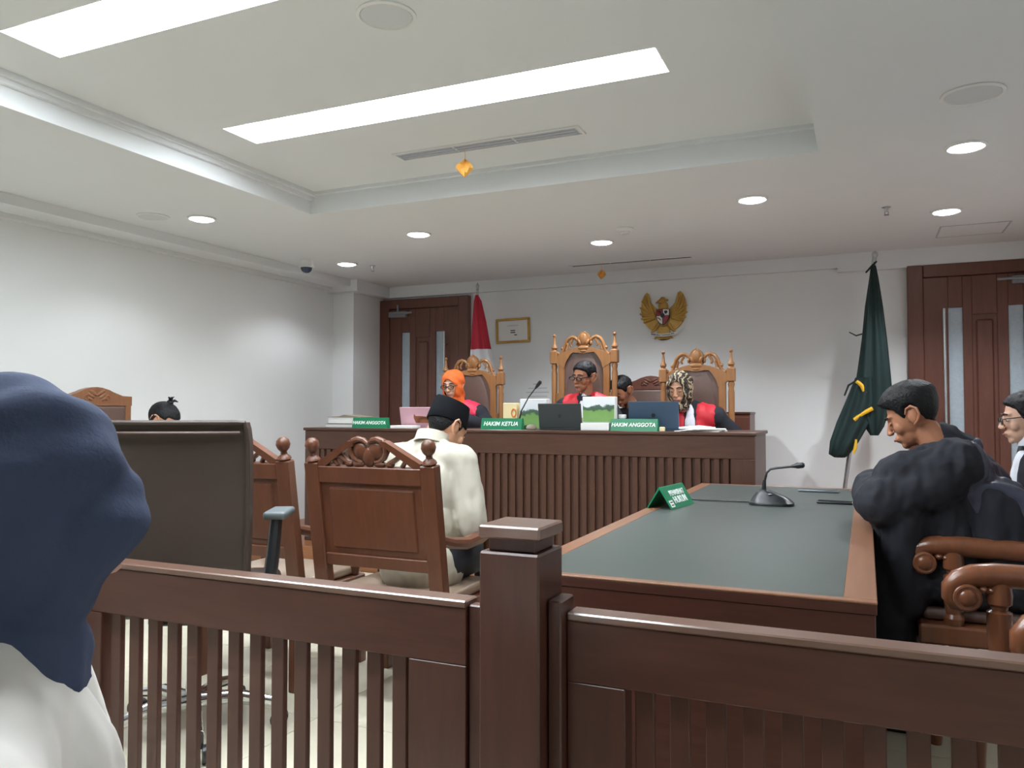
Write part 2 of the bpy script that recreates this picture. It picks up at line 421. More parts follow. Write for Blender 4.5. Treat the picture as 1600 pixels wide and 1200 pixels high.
streamer(-2.13, 6.74, ZC - .008, .13, 'orange ribbon hanging from the dark vent near the emblem')
t = thing('dome_camera', 'white dome security camera with dark lens on the ceiling', 'camera', (-4.43, 5.55, ZC))
B().lathe([(.06, -.001), (.06, -.05), (.066, -.055), (.066, -.062), (.05, -.066), (0, -.066)], seg=26).done('housing', 'whitep', t)
B().lathe([(.049, -.062), (.048, -.075), (.04, -.095), (.024, -.108), (0, -.113)], seg=24).done('dome', 'dome', t)
def sprinkler(x, y, lb):
    t = thing('sprinkler', lb, 'sprinkler', (x, y, ZC), 0, 'ceiling sprinklers')
    B().lathe([(.028, -.0005), (.028, -.003), (.012, -.006), (.009, -.03), (.0, -.03)], seg=14).done('body', 'steel', t)
    B().torus((0, 0, -.038), .011, .002, Matrix.Rotation(R(90), 3, 'X'), 14, 6).lathe([(.016, -.05), (.016, -.052), (0, -.053)], seg=12).done('deflector', 'grey', t)
sprinkler(-4.05, 6.0, 'small ceiling sprinkler beside the downlight by the dome camera')
sprinkler(.14, 5.6, 'small ceiling sprinkler left of the right rear downlight')
t = thing('smoke_detector', 'round white smoke detector on the ceiling by the middle downlight', 'smoke detector', (-1.56, 5.5, ZC))
B().lathe([(.06, -.0005), (.06, -.012), (.05, -.02), (.03, -.022)], seg=26).done('base', 'whitep', t)
B().lathe([(.034, -.02), (.034, -.034), (.026, -.042), (0, -.043)], seg=22).done('sensor_cap', 'grille', t)
t = thing('ceiling_hatch', 'flush square access hatch in the ceiling above the right door', 'hatch', (.72, 6.55, ZC))
f = B()
for a in ((-.22, .22, -.2, -.19), (-.22, .22, .19, .2), (-.22, -.21, -.19, .19), (.21, .22, -.19, .19)): f.b2(a[0], a[1], a[2], a[3], -.004, -.0005)
f.done('frame', 'slot', t, smooth=False)
B().b2(-.208, .208, -.188, .188, -.003, -.0005).done('panel', 'ceil', t, smooth=False)

# ================================================================== railing
RY0, RY1 = 1.49, 1.54
def post(xc, lb):
    t = thing('railing_post', lb, 'post', (xc, 1.485, 0), 0, 'square railing posts')
    B().b2(-.064, .064, -.065, .065, 0, .92, .004).done('shaft', 'dark', t)
    B().b2(-.05, .05, -.05, .05, .92, .946, .002).done('neck', 'dark', t)
    B().b2(-.066, .066, -.066, .066, .946, .972, .004).done('cap', 'darksheen', t)
post(-.64, 'square wooden railing post with a stepped cap, in the middle')
post(-2.04, 'square wooden railing post behind the woman in the navy headscarf')
slat_me = None
def rail(x0, x1, lb, stile0, stile1, zt=.8):
    global slat_me
    t = thing('slatted_railing', lb, 'railing', (x0, 1.515, 0), 0, 'slatted wooden railing panels')
    L = x1 - x0
    B().b2(0, L, -.028, .028, zt - .016, zt, .003).done('top_rail', 'darksheen', t)
    B().b2(0, L, -.0255, .0255, .665, zt - .016, .002).done('apron', 'darkx', t)
    B().b2(0, stile0, -.0255, .0255, .001, .665, .002).done('stile', 'dark', t)
    B().b2(L - stile1, L, -.0255, .0255, .001, .665, .002).done('stile', 'dark', t)
    B().b2(stile0, L - stile1, -.0255, .0255, .06, .16, .002).done('bottom_rail', 'darkx', t)
    n = int(round((L - stile0 - stile1) / .0657)); pitch = (L - stile0 - stile1) / n
    for k in range(n):
        if slat_me is None:
            o = B().b2(-.0185, .0185, -.008, .008, .16, .665, .002).done('slat', 'dark', t); slat_me = o.data
        else:
            o = bpy.data.objects.new('slat', slat_me); COL.objects.link(o); o.parent = t
        o.location = (stile0 + pitch * (k + .5), 0, 0)
    return t
rail(-1.95, -.768, 'slatted wooden railing panel between the two posts', .10, .14)
rail(-.545, XR - .01, 'slatted wooden railing panel in front of the long table', .118, .1)
rail(XL + .01, -2.13, 'slatted wooden railing panel hidden behind the woman in the navy headscarf', .1, .1)
tag(B().b2(-.768, -.704, 1.50, 1.53, 0, .79, .003).done('railing_filler', 'dark'), 'narrow wooden filler strip left of the middle post', 'filler strip', 'filler strips beside the middle post')
tag(B().b2(-.604 + .03, -.546, 1.46, 1.535, 0, .826, .003).done('railing_filler', 'dark'), 'narrow wooden filler strip right of the middle post', 'filler strip', 'filler strips beside the middle post')

# ================================================================== judges' bench
BX0, BX1, BY0, BZ = -4.15, -.64, 5.2, 1.055
t = thing('judges_bench', 'long dark wooden judges bench with vertical slats', 'bench desk', (BX0, BY0, PZ))
L = BX1 - BX0; H = BZ - PZ
B().b2(-.012, L + .012, -.012, .62, H - .022, H, .004).done('bench_top', 'bench', t)
B().b2(0, L, 0, .03, H - .17, H - .022, .003).done('front_rail', 'bench', t)
B().b2(0, .14, 0, .03, 0, H - .17, .003).done('end_stile', 'benchv', t)
B().b2(L - .15, L, 0, .03, 0, H - .17, .003).done('end_stile', 'benchv', t)
B().b2(.14, L - .15, 0, .03, 0, .09, .003).done('bottom_rail', 'bench', t)
B().b2(.14, L - .15, .026, .036, .09, H - .17).done('back_panel', 'benchv', t)
for a in (0, L - .03): B().b2(a, a + .03, .031, .6, 0, H - .022, .003).done('side_panel', 'benchv', t)
n = 54; pitch = (L - .29) / n; bs = None
for k in range(n):
    if bs is None:
        o = B().b2(-.018, .018, .002, .0265, .09, H - .17, .003).done('slat', 'benchv', t); bs = o.data
    else:
        o = bpy.data.objects.new('slat', bs); COL.objects.link(o); o.parent = t
    o.location = (.14 + pitch * (k + .5), 0, 0)

# ================================================================== long table on the right
TXa, TXb, TYa, TYb, TZ = -.925, .02, 2.05, 4.93, .75
t = thing('long_table', 'long wooden table with a grey-green writing surface', 'table', (TXa, TYa, 0))
w, l = TXb - TXa, TYb - TYa
B().b2(0, w, 0, .03, TZ - .007, TZ, .002).done('border', 'top', t)
B().b2(0, w, l - .03, l, TZ - .007, TZ, .002).done('border', 'top', t)
B().b2(0, .06, .03, l - .03, TZ - .007, TZ, .002).done('border', 'top', t)
B().b2(w - .075, w, .03, l - .03, TZ - .007, TZ, .002).done('border', 'top', t)
B().b2(.06, w - .075, .03, l - .03, TZ - .006, TZ - .001).done('inlay', 'inlay', t, smooth=False)
B().b2(.001, w - .001, .001, l - .001, TZ - .03, TZ - .0072, .001).done('table_slab', 'darkx', t)
B().b2(.004, w - .004, .004, .03, .0, TZ - .03, .002).done('end_panel', 'darkx', t)
B().b2(.004, w - .004, l - .03, l - .004, .0, TZ - .03, .002).done('end_panel', 'darkx', t)
B().b2(.004, .03, .03, l - .03, .06, TZ - .03, .002).done('side_panel', 'dark', t)
B().b2(w - .03, w - .006, .03, l - .03, TZ - .13, TZ - .03, .002).done('apron', 'dark', t)
# ================================================================== chairs
def turned(prof_pts, c, seg=16): return B().lathe(prof_pts, c, seg)
def judge_chair(lb, loc, rotz, dz=0.0):
    """carved high-backed chair facing -Y; dz lifts the crest of the taller one"""
    t = thing('judge_chair', lb, 'chair', loc, rotz, 'carved high-backed judge chairs')
    yb = .25; P = .257; Z = dz
    for s in (-1, 1):
        x = s * P
        B().b2(x - .028, x + .028, yb - .03, yb + .03, .0, .46, .004).done('rear_leg', 'throne', t)
        lp = [(.021, .46), (.026, .48), (.02, .50), (.022, .8), (.024, 1.18 + Z), (.019, 1.21 + Z), (.026, 1.24 + Z), (.02, 1.26 + Z)]
        B().lathe(lp, (x, yb, 0), 14).done('turned_post', 'throne', t)
        B().b2(x - .03, x + .03, yb - .03, yb + .03, 1.26 + Z, 1.365 + Z, .006).done('post_block', 'throne', t)
        fp = [(.022, 1.365), (.016, 1.375), (.026, 1.39), (.024, 1.402), (.014, 1.415), (.010, 1.45), (.007, 1.478), (.013, 1.485), (.014, 1.495), (.006, 1.505), (0, 1.507)]
        B().lathe([(r, z + Z) for r, z in fp], (x, yb, 0), 16).done('finial', 'throne', t)
        B().b2(s * .165, s * .218, yb - .022, yb + .022, .46, 1.30 + Z, .004).done('stile', 'throne', t)
        B().b2(s * .218, s * .236, yb - .02, yb + .02, .44, 1.02 + Z, .002).done('side_panel', 'throne', t)
        B().lathe([(.024, 0), (.03, .05), (.022, .09), (.03, .2), (.034, .36), (.026, .40), (.034, .44)], (s * .25, -.22, 0), 14).done('front_leg', 'throne', t)
        B().lathe([(.02, .5), (.026, .53), (.018, .57), (.022, .65), (.026, .68)], (s * .25, -.2, 0), 12).done('arm_post', 'throne', t)
        B().tube([(s * .25, yb - .03, .70), (s * .25, 0, .705), (s * .25, -.2, .70), (s * .25, -.25, .685), (s * .25, -.265, .665)], [.024, .028, .03, .03, .022], 10).done('armrest', 'throne', t)
        # carved openwork scrolls
        sc = B()
        sc.tube([(s * x_, yb, z_ + Z) for x_, z_ in ((.055, 1.445), (.075, 1.468), (.105, 1.476), (.135, 1.462), (.158, 1.43), (.172, 1.39), (.185, 1.355), (.2, 1.338), (.222, 1.335))],
                [.012, .014, .015, .016, .015, .014, .013, .012, .012], 8, .9)
        sc.tube([(s * x_, yb, z_ + Z) for x_, z_ in ((.105, 1.476), (.098, 1.452), (.112, 1.436), (.118, 1.415), (.108, 1.40))], [.011, .01, .011, .010, .008], 8)
        sc.tube([(s * x_, yb, z_ + Z) for x_, z_ in ((.15, 1.43), (.14, 1.41), (.148, 1.392), (.152, 1.37))], [.009, .010, .01, .012], 8)
        sc.ell((s * .187, yb, 1.385 + Z), (.013, .014, .015)).ell((s * .06, yb, 1.425 + Z), (.012, .014, .02)).ell((s * .226, yb, 1.345 + Z), (.016, .014, .013))
        sc.done('crest_scroll', 'throne', t)
    arch = []
    N = 22
    for i in range(N + 1):
        x = -.228 + .456 * i / N; a = abs(x) / .228
        arch.append((x, 1.32 + Z + .075 * math.cos(min(1, a) * math.pi / 2) ** .8))
    inner = []
    for i in range(N + 1):
        x = .165 - .33 * i / N; a = abs(x) / .165
        inner.append((x, Z + (1.338 + .012 * math.sin(a * 2.6)) - .10 * max(0, a - .55) ** 1.3 / (.45 ** 1.3)))
    poly = arch + [(.228, 1.26 + Z)] + [(.165, 1.22 + Z)] + inner[1:-1] + [(-.165, 1.22 + Z)] + [(-.228, 1.26 + Z)]
    B().prism(poly, yb - .024, yb + .022).done('arched_rail', 'throne', t, ang=30)
    lp = [(-.168, .5)] + [(-.168, 1.2 + Z)] + [(x, z - .001) for x, z in reversed(inner)] + [(.168, 1.2 + Z), (.168, .5)]
    B().prism(lp, yb - .006, yb + .012).done('leather_panel', 'leather', t, ang=30)
    pad = B()
    pad.ell((0, yb - .004, .92 + Z / 2), (.166, .016, .46 + Z / 2), u=24, v=14); pad.done('back_pad', 'leather', t)
    cr = B()
    pal = [(0, 1.522), (.012, 1.512), (.028, 1.505), (.043, 1.488), (.052, 1.465), (.05, 1.44), (.042, 1.42), (.05, 1.40), (.03, 1.385), (0, 1.38)]
    pal = [(x, z + Z) for x, z in pal] + [(-x, z + Z) for x, z in reversed(pal[1:-1])]
    cr.prism(pal, yb - .018, yb + .018)
    cr.ell((0, yb - .016, 1.455 + Z), (.034, .014, .05)).ell((0, yb - .02, 1.385 + Z), (.05, .012, .018)).ell((0, yb - .02, 1.36 + Z), (.03, .01, .014))
    for s in (-1, 1): cr.ell((s * .034, yb - .016, 1.43 + Z), (.014, .012, .026), Matrix.Rotation(s * .4, 3, 'Y'))
    cr.done('crest_palmette', 'throne', t, ang=40)
    B().b2(-.29, .29, -.25, .24, .40, .445, .008).done('seat_frame', 'throne', t)
    B().b2(-.26, .26, -.24, .215, .445, .50, .02, 3).done('seat_cushion', 'leather', t)
    return t
judge_chair('tallest carved judge chair with brown leather, in the middle', (-2.08, 5.86, PZ), 0, .165)
judge_chair('carved judge chair behind the judge in the patterned headscarf', (-1.175, 5.86, PZ), 0)
judge_chair('carved judge chair behind the judge in the orange headscarf', (-3.07, 5.86, PZ), 4)

def leather_chair(lb, loc, rotz, frame='arm'):
    t = thing('leather_chair', lb, 'chair', loc, rotz, 'leather-backed chairs with a carved top rail')
    yb = .25
    for s in (-1, 1):
        B().b2(s * .235 - .025, s * .235 + .025, yb - .025, yb + .02, 0, 1.285, .006).done('back_post', frame, t)
        B().lathe([(.022, 0), (.03, .1), (.026, .3), (.032, .42)], (s * .235, -.22, 0), 12).done('front_leg', frame, t)
        B().tube([(s * .25, yb - .02, .68), (s * .25, 0, .69), (s * .25, -.2, .68), (s * .25, -.25, .65)], [.022, .026, .028, .02], 10).done('armrest', frame, t)
        B().lathe([(.018, .46), (.024, .5), (.016, .56), (.022, .665)], (s * .25, -.2, 0), 12).done('arm_post', frame, t)
    top = [(-.26, 1.225), (-.26, 1.285), (-.19, 1.288), (-.14, 1.302), (-.09, 1.325), (-.04, 1.338), (0, 1.342), (.04, 1.338), (.09, 1.325), (.14, 1.302), (.19, 1.288), (.26, 1.285), (.26, 1.225)]
    B().prism(top, yb - .026, yb + .021).done('crest_rail', frame, t, ang=25)
    cv = B()
    for s in (-1, 1):
        for k, (rx, rz) in enumerate(((.035, .012), (.03, .011), (.024, .01))):
            cv.ell((s * (.028 + .012 * k), yb - .027, 1.305 - .018 * k), (rx, .006, rz), Matrix.Rotation(-s * .5, 3, 'Y'), 12, 6)
        cv.torus((s * .075, yb - .027, 1.275), .014, .005, Matrix.Rotation(R(90), 3, 'X'), 14, 6)
    cv.done('carving', frame, t)
    B().b2(-.21, .21, yb - .012, yb + .012, .5, 1.225).done('back_board', frame, t)
    B().b2(-.207, .207, yb - .035, yb - .012, .52, 1.222, .015, 3).done('back_cushion', 'leather', t)
    B().b2(-.265, .265, -.25, .24, .38, .42, .006).done('seat_frame', frame, t)
    B().b2(-.25, .25, -.24, .215, .42, .475, .02, 3).done('seat_cushion', 'leather', t)
    return t
leather_chair('leather-backed chair with a carved top, by the left wall', (-4.18, 3.49, 0), 90, 'lchair')
leather_chair('leather-backed chair with a carved top, behind the clerk', (-1.69, 6.52, PZ), 0, 'door')
t = thing('low_cabinet', 'low dark-brown wooden cabinet behind the right judge chair', 'cabinet', (-1.08, 6.85, PZ))
B().b2(-.22, .22, -.16, .16, 0, 1.01, .004).done('body', 'door', t)
B().b2(-.225, .225, -.168, .165, 1.01, 1.03, .004).done('cabinet_top', 'dark', t)
for s in (-1, 1):
    d = B().b2(s * .109 - .104, s * .109 + .104, -.175, -.16, .06, .99, .004).done('door', 'door', t)
    B().cone((s * .02, -.176, .55), .008, (s * .02, -.195, .55), .011, 10).done('knob', 'steel', d)

def witness_chair(lb, loc, rotz):
    t = thing('witness_chair', lb, 'chair', loc, rotz, 'wooden witness chairs with ball finials')
    # local: faces -Y, back reclines towards +Y
    tilt = Matrix.Translation((0, .22, .42)) @ Matrix.Rotation(R(-9), 4, 'X')
    def on_back(b): return b.xf(tilt)
    for s in (-1, 1):
        x = s * .272
        on_back(B().b2(x - .033, x + .033, -.024, .024, -.02, .575, .004)).done('back_post', 'chair', t)
        on_back(B().lathe([(.022, .575), (.03, .582), (.026, .592), (.014, .602), (.013, .612), (.024, .625), (.03, .642), (.026, .66), (.014, .672), (0, .675)], (x, 0, 0), 18)).done('finial', 'chair', t)
        B().b2(x - .026, x + .026, .2, .245, 0, .44, .004).done('rear_leg', 'chair', t)
        B().b2(x - .026, x + .026, -.26, -.21, 0, .40, .004).done('front_leg', 'chair', t)
        ap = [(x, .26, .70), (x + s * .012, .16, .672), (x + s * .02, .05, .655), (x + s * .02, -.08, .66), (x + s * .01, -.2, .68), (x, -.25, .68)]
        B().tube(ap, [.022, .024, .026, .028, .03, .024], 10).done('armrest', 'chair', t)
        B().lathe([(.018, .42), (.024, .45), (.016, .52), (.022, .66)], (x, -.2, 0), 12).done('arm_post', 'chair', t)
    on_back(B().b2(-.24, .24, -.02, .02, .495, .562, .003)).done('top_rail', 'chair', t)
    on_back(B().b2(-.24, .24, -.018, .018, .15, .20, .003)).done('bottom_rail', 'chair', t)
    p = B().b2(-.24, .24, -.008, .008, .198, .497); p.box((0, .008, .35), (.40, .014, .25), bev=.006)
    on_back(p).done('back_panel', 'chair', t)
    on_back(B().b2(-.2, .2, -.05, -.009, .21, .49, .015, 2)).done('back_cushion', 'leather', t)
    cr = B()
    for s in (-1, 1):
        cr.prism([(s * .24, .562), (s * .24, .58), (s * .09, .665), (s * .062, .668), (s * .062, .645), (s * .085, .642), (s * .205, .562)], -.016, .016)
        # lobed heart and leaf struts
        cr.tube([(s * x_, 0, z_) for x_, z_ in ((.004, .655), (.02, .668), (.045, .672), (.068, .664), (.082, .645), (.082, .62), (.07, .598), (.05, .585), (.028, .58))], [.008, .011, .013, .014, .014, .013, .012, .011, .01], 8, 1.2)
        cr.ell((s * .038, 0, .625), (.036, .014, .035))
        cr.tube([(s * .09, 0, .575), (s * .115, 0, .588), (s * .14, 0, .604), (s * .165, 0, .606)], .011, 8, 1.2)
        cr.tube([(s * .15, 0, .565), (s * .165, 0, .585), (s * .18, 0, .594)], .010, 8, 1.2)
        cr.ell((s * .095, 0, .572), (.02, .014, .012)).ell((s * .05, 0, .572), (.03, .014, .012))
    cr.ell((0, 0, .60), (.03, .015, .042))
    on_back(cr).done('carved_crest', 'chair', t, ang=40)
    B().b2(-.29, .29, -.26, .24, .37, .415, .005).done('seat_frame', 'chair', t)
    B().b2(-.265, .265, -.25, .20, .415, .46, .015, 3).done('seat_cushion', 'vinyl', t)
    return t
witness_chair('carved wooden chair the man in the cream shirt sits on', (-1.79, 2.95, 0), 180)
witness_chair('carved wooden chair partly hidden behind the dark office chair', (-2.50, 2.97, 0), 180)

# dark office chair
t = thing('office_chair', 'dark brown leather office chair with chrome base', 'chair', (-2.31, 2.26, 0), 208)
b = B()
rows = []
prof = [(.52, .10, .245), (.56, .16, .262), (.66, .195, .275), (.8, .205, .283), (.95, .215, .287), (1.08, .235, .29), (1.13, .252, .288), (1.155, .262, .283)]
for z, y, hw in prof:
    rows.append([(hw * .86 * q, y + .03 * (1 - q * q) - .0 , z) for q in (-1, -.9, -.6, -.3, 0, .3, .6, .9, 1)])
vf = [[b.bm.verts.new(Vector(p)) for p in r] for r in rows]
vb = [[b.bm.verts.new(Vector((p[0], p[1] - .075, p[2]))) for p in r] for r in rows]
for g in (vf, vb):
    for r0, r1 in zip(g, g[1:]):
        for k in range(8): b.bm.faces.new((r0[k], r0[k + 1], r1[k + 1], r1[k]))
nr = len(rows)
for k in range(8):
    b.bm.faces.new((vf[0][k], vf[0][k + 1], vb[0][k + 1], vb[0][k])); b.bm.faces.new((vf[-1][k], vf[-1][k + 1], vb[-1][k + 1], vb[-1][k]))
for k in range(nr - 1):
    for q in (0, 8): b.bm.faces.new((vf[k][q], vf[k + 1][q], vb[k + 1][q], vb[k][q]))
bk = b.done('backrest', 'dleather', t, ang=40)
pts = [Vector(p) + Vector((0, .004, 0)) for p in [r[0] for r in rows] + rows[-1][1:-1] + [r[-1] for r in reversed(rows)]]
B().tube(pts, .009, 8).done('edge_piping', 'dleather', bk)
B().tube([Vector((p[0] * .94, p[1] + .002, p[2] - .035)) for p in rows[-1]], .006, 6).done('top_seam', 'leather', bk)
B().b2(-.27, .27, -.26, .2, .46, .56, .035, 4).done('seat', 'dleather', t)
for s in (-1, 1):
    a = B().tube([(s * .27, .08, .46), (s * .285, .07, .52), (s * .298, .05, .66), (s * .305, .03, .79)], [.028, .026, .024, .022], 10, 1.5)
    a.done('arm_support', 'black', t)
    B().box((s * .305, -.02, .806), (.085, .19, .03), None, .012, 3).done('arm_pad', 'armpad', t)
B().b2(-.12, .12, -.12, .14, .425, .46, .008).done('tilt_plate', 'black', t)
B().cone((0, 0, .12), .028, (0, 0, .43), .024, 16).done('gas_lift', 'chrome', t)
for k in range(5):
    a = R(90 + 72 * k + 22); dx, dy = math.cos(a), math.sin(a)
    leg = B().tube([(dx * .02, dy * .02, .115), (dx * .16, dy * .16, .125), (dx * .3, dy * .3, .095)], [.03, .024, .017], 10, .8).done('base_leg', 'chrome', t)
    px, py = -dy, dx
    cs = B().cone((dx * .3, dy * .3, .1), .011, (dx * .3, dy * .3, .05), .011, 8)
    for q in (-1, 1):
        cc = Vector((dx * .3 + dx * .012, dy * .3 + dy * .012, .033)); off = Vector((px, py, 0)) * q
        cs.cone(cc + off * .006, .031, cc + off * .026, .031, 16)
    cs.done('caster', 'black', leg)

def armchair(lb, loc, rotz):
    t = thing('scroll_armchair', lb, 'chair', loc, rotz, 'wooden armchairs with scrolled arms')
    for s in (-1, 1):
        x = s * .265
        a = B()
        # flat-topped arm that rolls over into a scroll
        top = [(.27, .705), (.1, .705), (-.05, .708), (-.15, .712), (-.205, .708), (-.245, .695), (-.266, .672), (-.268, .645), (-.252, .622), (-.228, .614)]
        a.tube([(x, y, z) for y, z in top], [.034, .035, .036, .036, .034, .03, .026, .023, .02, .016], 12, 1.05)
        a.done('arm', 'arm', t, ang=60)
        sc = B().cone((x - .036, -.228, .648), .031, (x + .036, -.228, .648), .031, 22)
        sc.ell((x - .034, -.228, .648), (.012, .025, .025)).ell((x + .034, -.228, .648), (.012, .025, .025))
        sc.torus((x - .03, -.228, .648), .033, .007, Matrix.Rotation(R(90), 3, 'Y'), 22, 8).torus((x + .03, -.228, .648), .033, .007, Matrix.Rotation(R(90), 3, 'Y'), 22, 8)
        sc.done('scroll', 'arm', t, ang=40)
        lf = B()
        for k in range(4): lf.ell((x, -.18 + .02 * k, .672 - .003 * k), (.03 - .003 * k, .016, .014), None, 12, 8)
        lf.done('leaf_carving', 'arm', t)
        B().lathe([(.03, .43), (.034, .455), (.026, .47), (.03, .485), (.033, .52), (.034, .58), (.034, .605), (.022, .612), (.024, .622), (.034, .63), (.036, .655), (.03, .70)], (x, -.135, 0), 18).done('arm_post', 'arm', t)
        B().lathe([(.02, 0), (.028, .06), (.02, .12), (.03, .3), (.036, .36)], (x, -.2, 0), 14).done('front_leg', 'arm', t)
        B().b2(x - .025, x + .025, .24, .285, 0, 1.12, .005).done('back_post', 'arm', t)
    B().b2(-.3, .3, -.25, .27, .36, .43, .008).done('seat_frame', 'arm', t)
    B().b2(-.235, .235, -.235, .235, .43, .475, .02, 3).done('seat_cushion', 'leather', t)
    B().b2(-.24, .24, .245, .275, .52, 1.06, .006).done('back_panel', 'leather', t)
    B().prism([(-.24, 1.06), (-.24, 1.12), (-.1, 1.15), (0, 1.17), (.1, 1.15), (.24, 1.12), (.24, 1.06)], .245, .28).done('crest_rail', 'arm', t, ang=25)
    return t
armchair('scroll-armed wooden chair that the robed man with short black hair sits on', (.415, 3.53, 0), -90)
armchair('empty scroll-armed wooden chair nearest the railing', (.535, 2.50, 0), -79)
armchair('scroll-armed wooden chair of the robed man with glasses', (.80, 4.17, 0), -90)

# ================================================================== on the wall and flags
t = thing('wall_emblem', 'golden eagle emblem with a shield on the white wall', 'emblem', (-1.68, YB, 2.06))
def fan(s):
    b = B()
    pts = [(.05, .06), (.08, .085), (.11, .12), (.135, .165), (.15, .222), (.175, .20), (.195, .16), (.205, .11), (.208, .05), (.2, 0), (.185, -.045), (.16, -.085), (.13, -.115), (.10, -.135), (.06, -.12), (.05, -.05)]
    b.prism([(s * x, z) for x, z in pts], -.018, -.002)
    for k in range(7):
        a = R(80 - 22 * k); c0 = Vector((s * .075, -.02, -.02))
        tip = Vector((s * (.085 + .115 * max(0, math.cos(a * .9)) + .02), -.02, .045 + .165 * math.sin(a) * (1 if a > 0 else .8)))
        b.tube([c0, (c0 + tip) / 2 + Vector((s * .012, -.006, 0)), tip], [.012, .016, .007], 8)
    return b.done('wing', 'gold', t, ang=40)
for s in (-1, 1): fan(s)
bd = B()
bd.ell((0, -.018, 0), (.062, .022, .105)).ell((0, -.02, .085), (.045, .022, .05)).ell((-.012, -.024, .13), (.034, .024, .03)).cone((-.035, -.028, .132), .016, (-.07, -.028, .12), .003, 10)
bd.ell((-.005, -.022, .155), (.024, .012, .018)).ell((.03, -.022, .14), (.02, .012, .012))
bd.done('eagle_body', 'gold', t)
tl = B().prism([(-.05, -.10), (.05, -.10), (.062, -.16), (.088, -.215), (.055, -.205), (.045, -.22), (.018, -.212), (0, -.225), (-.018, -.212), (-.045, -.22), (-.055, -.205), (-.088, -.215), (-.062, -.16)], -.014, -.002)
for s in (-1, 1): tl.tube([(s * .05, -.02, -.08), (s * .075, -.022, -.12), (s * .11, -.02, -.155), (s * .075, -.02, -.172)], [.02, .016, .012, .014], 8)
tl.done('tail', 'gold', t, ang=40)
sh = [(-.062, .055), (0, .062), (.062, .055), (.062, -.01), (.05, -.045), (.026, -.075), (0, -.09), (-.026, -.075), (-.05, -.045), (-.062, -.01)]
B().prism(sh, -.046, -.03).done('shield', 'shblack', t, smooth=False)
for nm, mt_, pl in (('shield_field', 'shred', [(-.057, .05), (-.004, .056), (-.004, 0), (-.057, 0)]), ('shield_field', 'paper', [(.004, .056), (.057, .05), (.057, 0), (.004, 0)]),
                    ('shield_field', 'paper', [(-.057, -.005), (-.004, -.005), (-.004, -.08), (-.024, -.069), (-.046, -.042)]), ('shield_field', 'shred', [(.004, -.005), (.057, -.005), (.046, -.042), (.024, -.069), (.004, -.08)])):
    B().prism(pl, -.05, -.045).done(nm, mt_, t, smooth=False)
B().prism([(-.018, .012), (0, .024), (.018, .012), (.018, -.012), (0, -.026), (-.018, -.012)], -.054, -.049).done('shield_heart', 'shblack', t, smooth=False)
B().ell((.03, -.05, .03), (.016, .005, .014)).cone((.03, -.05, .012), .004, (.03, -.05, .024), .004, 8).done('shield_tree', 'shblack', t)
B().tube([(-.045, -.05, .034), (-.028, -.052, .04), (-.015, -.05, .03), (-.03, -.052, .018)], .006, 8).done('shield_bull', 'shblack', t)
B().tube([(-.046, -.051, -.02), (-.03, -.053, -.028), (-.018, -.051, -.045)], .005, 6).done('shield_sprig', 'goldd', t)
rb = B(); n = 14; pp = []
for i in range(n + 1):
    x = -.13 + .26 * i / n; pp.append((x, -.168 + 1.1 * x * x))
rb.prism(pp + [(x, z - .026) for x, z in reversed(pp)], -.052, -.046)
for s in (-1, 1): rb.prism([(s * .13, -.149), (s * .13, -.175), (s * .16, -.14), (s * .19, -.112), (s * .2, -.09), (s * .165, -.115)], -.046, -.041)
ro = rb.done('motto_ribbon', 'paper', t, ang=25)
text('BHINNEKA TUNGGAL IKA', .018, 'ink', ro, Matrix.Translation((0, -.0525, -.181)) @ FACE, bold=.0006, bend=1.1)

t = thing('framed_certificate', 'small gilt-framed certificate hanging on the white wall', 'picture frame', (-3.19, YB, 1.985))
t.rotation_euler = (0, R(-1.2), 0)
W2, H2 = .182, .122
for a in ((-W2, W2, H2 - .022, H2), (-W2, W2, -H2, -H2 + .022), (-W2, -W2 + .022, -H2 + .022, H2 - .022), (W2 - .022, W2, -H2 + .022, H2 - .022)):
    B().b2(a[0], a[1], -.028, -.003, a[2], a[3], .005, 2).done('frame_side', 'frame', t)
sh = B().b2(-W2 + .02, W2 - .02, -.015, -.004, -H2 + .02, H2 - .02).done('certificate', 'paper', t, smooth=False)
for k, (x, z, wd) in enumerate(((0, .0, .05), (0, -.02, .05), (.03, -.045, .03), (.0, .05, .12))):
    B().b2(x - wd / 2, x + wd / 2, -.0165, -.015, z - .005, z + .005).done('print_line', 'ink' if k < 3 else 'greytext', sh, smooth=False)
t = thing('wall_notice', 'faint white paper notice taped low on the wall', 'notice', (-2.93, YB, 1.40))
sh = B().b2(-.15, .15, -.003, -.001, -.17, .1).done('sheet', 'wall', t, smooth=False)
for k, (wd, z) in enumerate(((.10, .05), (.2, .01), (.24, -.03), (.2, -.07), (.22, -.11))):
    B().b2(-wd / 2, wd / 2, -.0036, -.003, z - .006, z + .006).done('print_line', 'greytext', sh, smooth=False)

